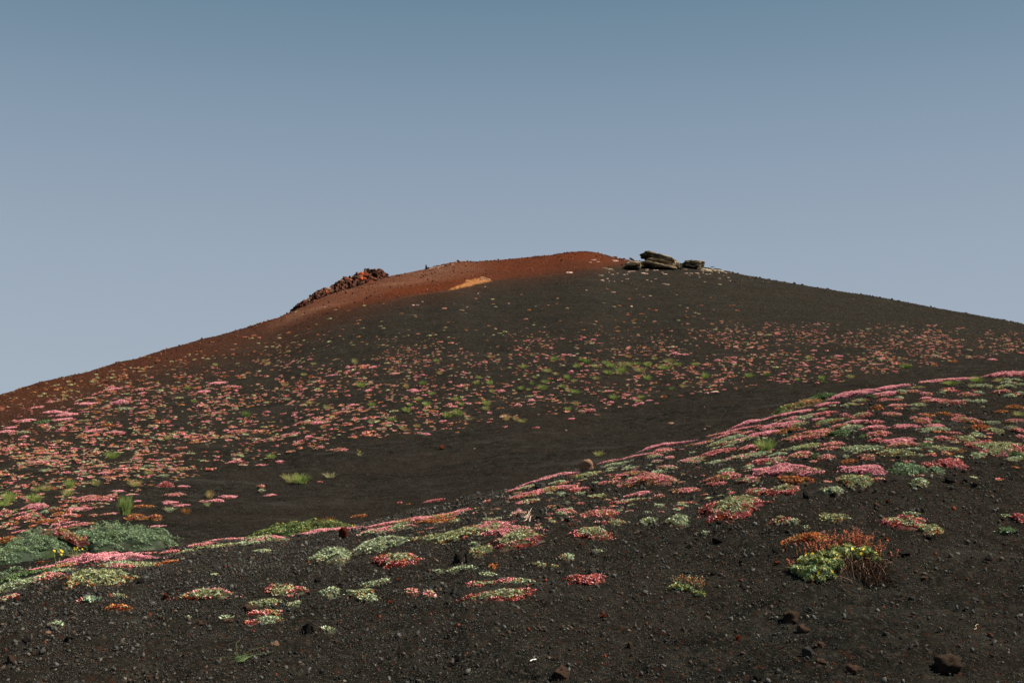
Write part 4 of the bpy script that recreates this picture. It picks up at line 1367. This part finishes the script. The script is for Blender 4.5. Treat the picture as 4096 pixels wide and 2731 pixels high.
CK = [(.016, .008, .006), (.03, .014, .010), (.06, .027, .018), (.13, .065, .04), (.26, .17, .11)]
nP = 40; ph = np.linspace(-.1, math.pi, nP); cv = np.stack([base[:, None, 0]+0*ph, base[:, None, 1]+hs_[:, None]*.75*(1-np.cos(ph)), base[:, None, 2]+hs_[:, None]*.80*np.sin(ph)], -1).reshape(-1, 3)-c0
cn = (1-2*np.abs(vn3(cv*2.6, 61)))*.13+(1-2*np.abs(vn3(cv*6, 62)))*.12+vn3(cv*14, 63)*.05; cv[:, 1] -= cn*1.1; cv[:, 2] += cn*.35; i = np.arange(nS-1)[:, None]*nP; j = np.arange(nP-1)[None]; ob.add(cv, np.stack([i+j, i+nP+j, i+nP+j+1, i+j+1], -1).reshape(-1, 4), np.array([.06, .026, .018])*np.clip(1+3.5*cn[:, None], .15, 2.6))
for q in range(620):
    t_ = rng.uniform(0, 1); i_ = int(t_*(nS-1)); hh_ = min(hgt[i_], hs_[i_]*1.15); R_ = np.clip(hh_*rng.uniform(.08, .34), .05, .30); zz_ = rng.uniform(-.05, 1)*max(hh_-R_*.45, 0); yy_ = rng.uniform(-.1, .9)*hh_*.8+(zz_/max(hh_, .05))*hh_*.55
    uo = us[i_]; hot = math.exp(-((uo-1298)/16)**2)*(zz_ > hh_*.3)+math.exp(-((uo-1432)/14)**2)*(zz_ > hh_*.45); sel = rng.uniform()
    col_ = np.array(CK[int(rng.choice(5, p=[.38, .28, .19, .11, .04]))]); col_ = np.array([.34, .07, .025]) if sel < hot*.55 else (np.array([.13, .03, .015]) if sel > .87 else col_)
    v0_, f0_ = stone_v(ICO2, 200+q, .55); v0_ = v0_@rotm(1)[0].T*R_*np.array([1.15, 1, .9]); tn = np.clip(.55+.6*vn3(v0_/R_*2.2+q, 5)[:, None]*.8+.45, .25, 1.9)
    ob.add(v0_+base[i_]-c0+np.array([rng.normal()*.05, yy_, zz_+R_*.1]), f0_, col_*tn)
o = link('lava_outcrop', ob.build('lava_outcrop', attmat('clinker_face', .95, 0, .05, 9.)), None, c0); tag(o, 'rough dark red clinker outcrop along the left side of the summit', 'rock outcrop')
# slabs
def slab_v(seed, nseg=56, edge=.13, layers=7, rag=.10):
    """unit slab: plan about 2x2, thickness 2 (z -1..1), ragged layered edge"""
    p = np.linspace(0, 2*math.pi, nseg, endpoint=False); r = 1/np.maximum(np.abs(np.cos(p)), np.abs(np.sin(p)))**.92; r *= 1+edge*vn(np.cos(p)*1.7+seed, np.sin(p)*1.7, seed)*1.6+edge*.5*vn(np.cos(p)*5+seed, np.sin(p)*5, seed+2)
    v = []; zs = np.linspace(-1, 1, layers*2)
    for i, z in enumerate(zs):
        k = (1-.15*max(0, (z-.1)/.9)**1.3)+rag*vn(np.full(nseg, i//2*3.7+seed)+np.cos(p)*2, np.sin(p)*2, seed+4+i//2)+(-rag*.9 if (i//2) % 2 else 0); v.append(np.stack([r*k*np.cos(p), r*k*np.sin(p), np.full(nseg, z)+.06*vn(np.cos(p)*3, np.sin(p)*3+seed, seed+9)], 1))
    f = []
    for i in range(len(zs)-1):
        for j in range(nseg): f.append([i*nseg+j, i*nseg+(j+1) % nseg, (i+1)*nseg+(j+1) % nseg, (i+1)*nseg+j])
    v = np.concatenate(v); n = len(v); top_ = (len(zs)-1)*nseg
    inner = []                                     # uneven upper and lower faces
    for z, s_, off in ((1, 1, top_), (-1, -1, 0)):
        prev = list(range(off, off+nseg))
        for q in (.66, .33):
            ring = v[off:off+nseg]*np.array([q, q, 1]); ring[:, 2] += s_*.14*vn(ring[:, 0]*3, ring[:, 1]*3, seed+20); inner.append(ring); cur = list(range(n, n+nseg)); n += nseg
            for j in range(nseg):
                a = [prev[j], prev[(j+1) % nseg], cur[(j+1) % nseg], cur[j]]; f.append(a if s_ > 0 else a[::-1])
            prev = cur
        inner.append(np.array([[0, 0, z*1.02]])); cidx = n; n += 1
        for j in range(nseg):
            a = [prev[j], prev[(j+1) % nseg], cidx, cidx]; f.append(a if s_ > 0 else [prev[(j+1) % nseg], prev[j], cidx, cidx])
    v = np.concatenate([v]+inner); f = np.array(f); tri = f[:, 2] == f[:, 3]
    return v, [f[~tri], f[tri][:, :3]]
SL = [slab_v(s) for s in (3, 8, 15, 22, 31)]; SLM = {}
def slab_obj(name, i, kind, parent, loc, half, tilt, yaw=0., pitch=0.):
    i %= 5; half = tuple(half)
    if (i, kind, half) not in SLM: SLM[i, kind, half] = mesh(name, (lambda q: q+np.stack([.035*vn3(q*7+i, 5), .035*vn3(q*7+i, 6), .018*vn3(q*9, 7)], 1)*min(1, half[0]*1.5))(SL[i][0]*np.array(half)), SL[i][1], RK[kind])      # built at real size so that the strata keep their scale
    o = link(name, SLM[i, kind, half], parent, loc); o.rotation_euler = (pitch, math.radians(tilt), yaw); return o
def crop4(x, y): return 2480+x/5.227, 980+y/5.227
def pile(name, label, cat, anchor, pieces, extra=None):
    c, r = unproj(*crop4(*anchor), 'F'); k = r/F/5.227; root = bpy.data.objects.new(name, None); COL.objects.link(root); root.location = c
    for n_, (x, y, w, h, tilt, kind, dy, dep, pn) in enumerate(pieces):
        slab_obj(pn, n_, kind, root, ((x-anchor[0])*k, dy, (anchor[1]-y)*k*1.0+.02), (w*k/2*.96, dep, max(h*k/2, .03)), tilt, yaw=.05*(-1)**n_)
    tag(root, label, cat); return root
pile('slab_stack', 'tall stack of dark layered slabs tilting right on the summit skyline', 'rock', (800, 505), [
    (790, 385, 560, 190, 13, 'shade', .45, .55, 'core'), (795, 248, 640, 84, 15, 'shade', .35, .65, 'slab'), (800, 212, 600, 30, 15, 'slab', .35, .72, 'slab'), (1020, 262, 480, 62, 20, 'slab', .55, .5, 'slab'),
    (560, 195, 110, 80, 14, 'shade', .2, .35, 'slab'), (830, 352, 500, 34, 11, 'slab', .05, .5, 'slab'), (780, 435, 620, 44, 13, 'slab', -.05, .5, 'slab'), (880, 405, 380, 36, 9, 'slab', -.02, .4, 'slab'), (900, 478, 380, 34, 7, 'slab', -.12, .35, 'slab'),
    (1180, 400, 130, 70, 30, 'slab', .1, .3, 'slab'), (1125, 412, 110, 130, 70, 'slab', -.1, .12, 'leaning_slab'), (1225, 478, 130, 60, 15, 'shade', .1, .25, 'slab'), (1120, 490, 130, 30, 25, 'slab', -.15, .2, 'slab')])
pile('rock_block', 'broad tan topped block with a notched foot, left of the tall slab stack', 'rock', (265, 515), [
    (265, 425, 335, 72, -4, 'slab', 0, .5, 'top_slab'), (220, 478, 250, 60, 8, 'shade', .12, .4, 'base'), (390, 482, 76, 72, -60, 'slab', -.05, .28, 'foot')])
pile('layered_boulder', 'rounded dark layered boulder right of the tall slab stack', 'rock', (1530, 500), [
    (1520, 425, 370, 130, 8, 'shade', .3, .55, 'core'), (1500, 372, 300, 66, 3, 'shade', .3, .5, 'slab'), (1600, 348, 330, 28, 5, 'slab', .25, .45, 'slab'), (1660, 385, 220, 40, 20, 'slab', .1, .4, 'slab'), (1500, 470, 350, 44, 13, 'shade', .1, .4, 'slab'), (1720, 400, 110, 34, 8, 'shade', .15, .35, 'slab'), (1655, 430, 60, 110, 12, 'slab', -.05, .2, 'slab')])
def flat_rock(cx, cy, w, h, kind, label=None, tilt=0, crop='4', dz=0.):
    u, v = crop4(cx, cy) if crop == '4' else (2200+cx/3.92, 950+cy/3.92) if crop == '3' else (1600+cx/3.92, 950+cy/3.92); sc = 5.227 if crop == '4' else 3.92
    c, r = unproj(u, v+h/sc*.3, 'F'); k = r/F/sc; i = int(rng.integers(5)); nn = nrm(c[0], c[1], .3)
    hz = max(h*k*.34, .02); qz = (round(w*k/2, 2), round(max(w*k*.32, h*k/.16*.3), 2), round(hz, 2)); qz = tuple(min(q, .8) for q in qz)
    o = slab_obj('flat_rock', i, kind, None, c+np.array([0, 0, hz*.5+dz]), qz, tilt, yaw=rng.uniform(-.3, .3)); o.rotation_euler.x = math.atan(-nn.y/nn.z)*.8+rng.uniform(-.06, .1)
    ALL.append(dict(o=o, u=u, v=v, w=w/sc, look='pale pinkish flat rock' if kind == 'pale' else 'tan flat rock' if kind == 'slab' or kind == 'tan' else 'dark flat rock', label=label, cat='rock', br='F', nm='flat_rock')); return o
flat_rock(1755, 515, 300, 80, 'slab', 'tan sloping slab in front of the rounded layered boulder', 6); flat_rock(1935, 515, 150, 60, 'slab', None, 25); flat_rock(2050, 528, 190, 44, 'slab', None, 12)
flat_rock(2040, 500, 160, 16, 'shade', None, 6, dz=.04); flat_rock(1930, 470, 70, 16, 'shade', None, -5, dz=.10); flat_rock(2180, 570, 130, 30, 'pale', None, 20); flat_rock(2288, 582, 70, 28, 'shade')
flat_rock(2060, 555, 70, 24, 'pale'); flat_rock(240, 315, 96, 30, 'shade', 'dark pointed slab on the skyline above the notched tan block', 24, dz=.08); flat_rock(105, 322, 80, 14, 'pale'); flat_rock(230, 340, 80, 12, 'pale')
for a in [(235,550,150,24),(178,568,60,12),(480,585,90,24),(540,600,90,22),(765,525,70,28),(700,525,40,30),(560,515,70,13),(560,540,60,11),(885,578,40,14),(940,612,90,11),(90,622,50,20),(150,612,30,12),(145,710,70,18),(740,712,50,18),(565,737,55,15),(650,763,40,11),(1375,590,70,20),(1480,597,75,13),(1615,590,80,20),(1805,612,70,15),(1450,630,40,12),(1365,510,70,20),(2265,683,45,20),(2080,700,50,13),(2290,750,40,13),(1645,640,30,9),(1660,680,35,9),(2065,588,40,13),(1770,778,35,11),(1880,606,36,12),(2165,640,30,12),(1735,583,30,10)]: flat_rock(*a, 'pale')
for a in [(685,352,75,25),(630,387,45,18),(755,385,60,14),(1015,367,105,30),(300,550,100,26),(790,597,95,18),(975,583,55,15),(817,670,55,18),(995,853,60,24),(1790,727,60,18),(1840,737,60,18),(1275,1077,35,25),(1460,932,25,10),(2155,1105,30,12),(900,645,30,10),(928,687,18,8),(1010,690,18,12),(570,828,22,10),(1057,565,36,10),(1570,915,50,12),(925,548,12,8),(1130,687,18,7)]: flat_rock(*a, 'pale', crop='3')
flat_rock(905, 490, 140, 36, 'slab', 'long tan and dark slab on the summit slope left of the notched block', 8, '3')
for a, l in [((1340,640,80,30), 'tan slab at the upper end of the ochre streak below the summit'), ((1300,662,90,10), None), ((1395,658,44,12), None), ((1290,627,70,10), None)]: flat_rock(*a, 'tan', l, 12, '2')
for a in [(350,1010,30,8),(1335,775,22,8),(1225,880,24,8),(270,1062,50,8),(205,1060,36,20),(1050,1093,30,8),(1705,1035,20,12),(1500,1438,34,14)]: flat_rock(*a, 'pale', None, 0, '2')
# standing stone and pale rim stones
c, r = unproj(1600+412/3.92, 950+500/3.92, 'F'); v_, f_ = stone_v(ICO3, 61, .16); o = link('standing_stone', mesh('standing_stone', v_*np.array([.085, .08, .17]), f_, RK['dark']), None, c+np.array([0, 0, .12])); o.scale = (1, 1, .9)
tag(o, 'small dark upright stone on the skyline left of the summit', 'stone')
for x, y, w, h in [(480,490,70,14),(540,470,60,14),(600,465,50,24),(650,450,60,14),(690,420,50,16),(820,425,50,10),(870,395,50,8),(930,385,60,8),(460,505,60,10),(590,490,30,16),(1000,378,40,6)]: flat_rock(x, y, w, h, 'pale' if w > 55 else 'tan', None, -14, '2')

# ------------------------------------------------------------------ the many small plants of the flower belts
hi_l = np.array([(-200,1610),(0,1600),(400,1490),(700,1425),(1000,1385),(1500,1345),(2000,1330),(2500,1300),(2900,1285),(3400,1290),(3800,1300),(4300,1335)], float)
lo_l = np.array([(-200,2160),(0,2140),(300,2080),(560,1960),(800,1900),(1100,1835),(1350,1775),(1700,1735),(2048,1685),(2400,1655),(2700,1590),(3072,1542),(3400,1525),(3700,1475),(3900,1440),(4300,1440)], float)
belt = []
tries = 175000; uu = rng.uniform(-120, 4220, tries); vv = rng.uniform(1270, 2150, tries)
for u, v in zip(uu, vv):
    a = np.interp(u, hi_l[:, 0], hi_l[:, 1]); b = np.interp(u, lo_l[:, 0], lo_l[:, 1])
    if v < a or v > b: continue
    t = (v-a)/(b-a); cl = float(vn(u/95., v/38., 71))*.6+float(vn(u/40., v/18., 72))*.4
    left = np.interp(u, [0, 700, 1300], [1, .6, 0]); dens = np.interp(t, [0, .12, .3, .6, .9, 1], [.25, .8, 1, 1, .8, .35])*(.36+.60*cl)
    if u > 2800: dens *= 1.9; cl = cl*.4
    green = left*np.interp(t, [.3, .6, .85], [0, 1, .5])
    if u < 1500: dens *= 1+.45*left
    if rng.uniform() > dens*.30*(1+.7*green): continue
    sz = np.interp(v, [1280, 1450, 1700, 2000, 2150], [9, 13, 17, 20, 27])*rng.choice([.55, .8, 1., 1.35, 1.75], p=[.3, .3, .22, .12, .06]); s = rng.uniform()
    if s < green*.62: k = 'G' if rng.uniform() < .75 else 'GY'; sz *= .62
    elif t < .10 and u < 2700: k = ['O', 'GY', 'PR', 'O'][int(rng.integers(4))]; sz *= .8
    else: k = ['P', 'PR', 'P', 'PR', 'R', 'PG', 'O', 'GY'][int(rng.choice(8, p=[.15, .27, .07, .12, .05, .11, .10, .13]))]
    belt.append((u, v, sz, k))
# olive and gold specks above the belt, and strays on the rusty rim
for _ in range(420):
    u = rng.uniform(-100, 3000); a = np.interp(u, hi_l[:, 0], hi_l[:, 1]); s0 = np.interp(u, [p[0] for p in SKY], [p[1] for p in SKY]); lo = max(s0+8, a-150); v = rng.uniform(lo, a+40)
    if rng.uniform() < (v-lo)/max(a-lo, 20)*.8+.15: belt.append((u, v, rng.uniform(8, 20), ['O', 'GY', 'GY', 'O', 'PR'][int(rng.integers(5))]))
# prototypes for the belt, unit width, laid flat
BP = {}
for k in ('P', 'PR', 'R', 'O', 'G', 'GY', 'PG'):
    BP[k] = []
    for q in range(5):
        b = Bag(); n = 46; p = rng.uniform(0, 6.28, n); rad = np.sqrt(rng.uniform(0, 1, n)); ph = rng.uniform(0, 6.28, 3); o_ = (1+.25*np.sin(2*p+ph[0])+.2*np.sin(3*p+ph[1]))*.46
        pos = np.stack([rad*o_*np.cos(p), rad*o_*np.sin(p), .15*(1-rad**2)+.02], 1); c_, _ = kcol(k, rad, vn(pos[:, 0]*5, pos[:, 1]*5, q)); c_ = np.clip(c_*1.12, 0, .9); leaves(b, pos, np.full(n, .19), c_, .45, .75)
        m_ = 9; pr = np.linspace(0, 6.28, m_, endpoint=False); oo = (1+.25*np.sin(2*pr+ph[0])+.2*np.sin(3*pr+ph[1])); ring = np.stack([.42*oo*np.cos(pr), .42*oo*np.sin(pr), np.full(m_, -.02)], 1)
        vv2 = np.vstack([ring, ring*[.6, .6, 1]+[0, 0, .12], [[0, 0, .14]]]); ff = [[i, (i+1) % m_, m_+(i+1) % m_] for i in range(m_)]+[[i, m_+(i+1) % m_, m_+i] for i in range(m_)]+[[m_+i, m_+(i+1) % m_, 2*m_] for i in range(m_)]
        cb, _ = kcol(k, np.full(len(vv2), .5), rng.normal(size=len(vv2))*.3); b.add(vv2, ff, cb*.8); BP[k].append((b, b.build(LOOK[k][0], M_LEAF)))
belt.sort(key=lambda q: -q[2]); cnt = {}
for a in ALL: cnt[a['nm']] = cnt.get(a['nm'], 0)+1
REST = {'pink_cushion': Bag(), 'red_cushion': Bag(), 'green_cushion': Bag()}
SMALL = {'pink_cushion': ('small pink cushion, one of the many dotting the far slope', 'small pink cushions of the far slope'), 'red_cushion': ('small rusty cushion, one of the many dotting the far slope', 'small rusty cushions of the far slope'),
         'green_cushion': ('small pale green cushion, one of the many dotting the far slope', 'small green cushions of the far slope')}
for u, v, sz, k in belt:
    c, r = unproj(u, v, 'F'); s = sz*r/F; nm = LOOK[k][0]; bg_, me = BP[k][int(rng.integers(5))]; nn = nrm(c[0], c[1], .25); yaw = rng.uniform(0, 6.28); sy = rng.uniform(.7, 1.3)
    M = Matrix.Translation(Vector(c)) @ nn.to_track_quat('Z', 'Y').to_matrix().to_4x4() @ Matrix.Rotation(yaw, 4, 'Z') @ Matrix.Diagonal((s, s*sy, s*rng.uniform(.6, 1.2), 1))
    if cnt.get(nm, 0) < 300 and sz > 16:
        o = bpy.data.objects.new(nm, me); COL.objects.link(o); o.matrix_world = M; tag(o, SMALL[nm][0], 'cushion plant', SMALL[nm][1]); cnt[nm] = cnt.get(nm, 0)+1
    else:
        A = np.array(M); vv2 = np.concatenate(bg_.v)@A[:3, :3].T+A[:3, 3]; REST[nm].add(vv2, np.concatenate(bg_.f[3]), np.concatenate(bg_.t)*rng.uniform(.85, 1.1))
for nm, b in REST.items():
    if b.n: tag(link(nm, b.build(nm, M_LEAF)), {'pink_cushion': 'pink specks of tiny flower cushions carpeting the far slope', 'red_cushion': 'rusty and gold specks of tiny plants carpeting the far slope', 'green_cushion': 'pale green specks of tiny plants carpeting the far slope'}[nm], 'ground cover', None, 'stuff')
# tiny seedlings between the cushions of the right hand slope
sb = Bag(); 
for _ in range(330):
    u = rng.uniform(1500, 4180); rv = np.interp(u, [p[0] for p in RDG], [p[1] for p in RDG]); v = rv+rng.uniform(8, np.interp(u, [1500, 3000, 4100], [120, 300, 430]))
    c, r = unproj(u, v, 'N'); k = ['P', 'PR', 'G', 'GY', 'R', 'O'][int(rng.choice(6, p=[.12, .3, .24, .14, .12, .08]))]; bg_, me = BP[k][int(rng.integers(5))]; s = rng.uniform(14, 42)*r/F
    nn = nrm(c[0], c[1], .15); A = np.array(Matrix.Translation(Vector(c)) @ nn.to_track_quat('Z', 'Y').to_matrix().to_4x4() @ Matrix.Rotation(rng.uniform(0, 6.28), 4, 'Z') @ Matrix.Diagonal((s, s, s*.6, 1)))
    sb.add(np.concatenate(bg_.v)@A[:3, :3].T+A[:3, 3], np.concatenate(bg_.f[3]), np.concatenate(bg_.t))
tag(link('seedlings', sb.build('seedlings', M_LEAF)), 'tiny scattered seedlings between the cushions on the near slope', 'ground cover', None, 'stuff')

# ------------------------------------------------------------------ labels
LM = [(a['u'], a['v'], a['label']) for a in ALL if a['label']]
MARK = [('the tan boulder', px('A3', 680, 1070)), ('the flat grey boulder', px('A3', 250, 1258)), ('the leafy shrub', px('B4', 550, 480)), ('the ochre lichen mound', px('A4', 260, 520)), ('the huge green cushion', px('B1', 730, 240)),
        ('the round bush', px('A1', 1150, 1465)), ('the yellow flecked mound', px('B2', 330, 125)), ('the largest grass tuft', px('A2', 390, 1180)), ('the brightest ridge cushion', px('A3', 1390, 880)), ('the bluish green dome', px('A4', 1290, 1085)),
        ('the dense crimson mound', px('A1', 1520, 1245)), ('the largest pink patch', px('A1', 1105, 485)), ('the thick grass clumps', px('A3', 1000, 160)), ('the summit slab stack', crop4(800, 330)), ('the small spiked plant', px('B3', 1600, 700)),
        ('the largest plain green dome', px('B2', 695, 405)), ('the red ridge stone', px('B2', 805, 205)), ('the widest right hand cushion', px('A4', 860, 910)), ('the coral red slope cushion', px('A1', 2190, 745)), ('the isolated reddish stone', px('A2', 1703, 890)),
        ('the bottom brown stone', px('B3', 455, 1480)), ('the largest corner rock', px('B4', 1650, 1400)), ('the sprawling grass', px('B1', 2210, 1380)), ('the ochre streak', (1900, 1125)), ('the rusty red lump', px('B1', 1525, 778)), ('the lower centre cluster', px('B2', 2200, 720)),
        ('the clinker outcrop', (1400, 1150)), ('the ridge end at right', px('A4', 2235, 228)), ('the isolated crimson cushion', px('B3', 690, 618))]
ORD = ['nearest', 'second nearest', 'third nearest', 'fourth nearest', 'fifth nearest', 'sixth nearest', 'seventh nearest', 'eighth nearest', 'ninth nearest', 'tenth nearest', 'eleventh nearest', 'twelfth nearest', 'thirteenth nearest', 'fourteenth nearest', 'fifteenth nearest', 'sixteenth nearest', 'seventeenth nearest', 'eighteenth nearest', 'nineteenth nearest', 'twentieth nearest', 'twenty first nearest', 'twenty second nearest', 'twenty third nearest', 'twenty fourth nearest', 'twenty fifth nearest']
grp = {}
for a in ALL:
    if a['label']: continue
    best = min(range(len(MARK)), key=lambda i: math.hypot(MARK[i][1][0]-a['u'], (MARK[i][1][1]-a['v'])*1.6)); mx, my = MARK[best][1]; dx, dy = a['u']-mx, (a['v']-my)*1.6
    ang = math.degrees(math.atan2(-dy, dx)) % 360; dr = ['right of', 'upper right of', 'above', 'upper left of', 'left of', 'lower left of', 'below', 'lower right of'][int((ang+22.5)//45) % 8]
    grp.setdefault((a['look'], dr, best), []).append((math.hypot(dx, dy), a))
for (look, dr, b), q in grp.items():
    q.sort(key=lambda z: z[0])
    for i, (d, a) in enumerate(q):
        od = '' if len(q) == 1 else ORD[i]+' ' if i < 25 else 'far '
        if len(look.split()) > 7: look_ = look
        a['label'] = f"{od}{look} {dr} {MARK[b][0]}"
GR = dict(pink_cushion='pink flowering cushions of the slopes', red_cushion='rusty and crimson cushions of the slopes', green_cushion='green cushions of the slopes', grass_tuft='grass tufts on the ash slope', dry_tuft='dry tufts on the ash slope', stone='loose lava stones on the gravel', boulder='boulders on the gravel', flat_rock='flat rocks strewn below the summit', yellow_daisy='yellow daisies by the left ridge', leafy_shrub=None, twig='twigs on the gravel', leaf_rosette='leafy rosettes')
for a in ALL:
    tag(a['o'], a['label'], a['cat'], GR.get(a['nm']))
print('OBJECTS', len(COL.objects), cnt, len(belt))
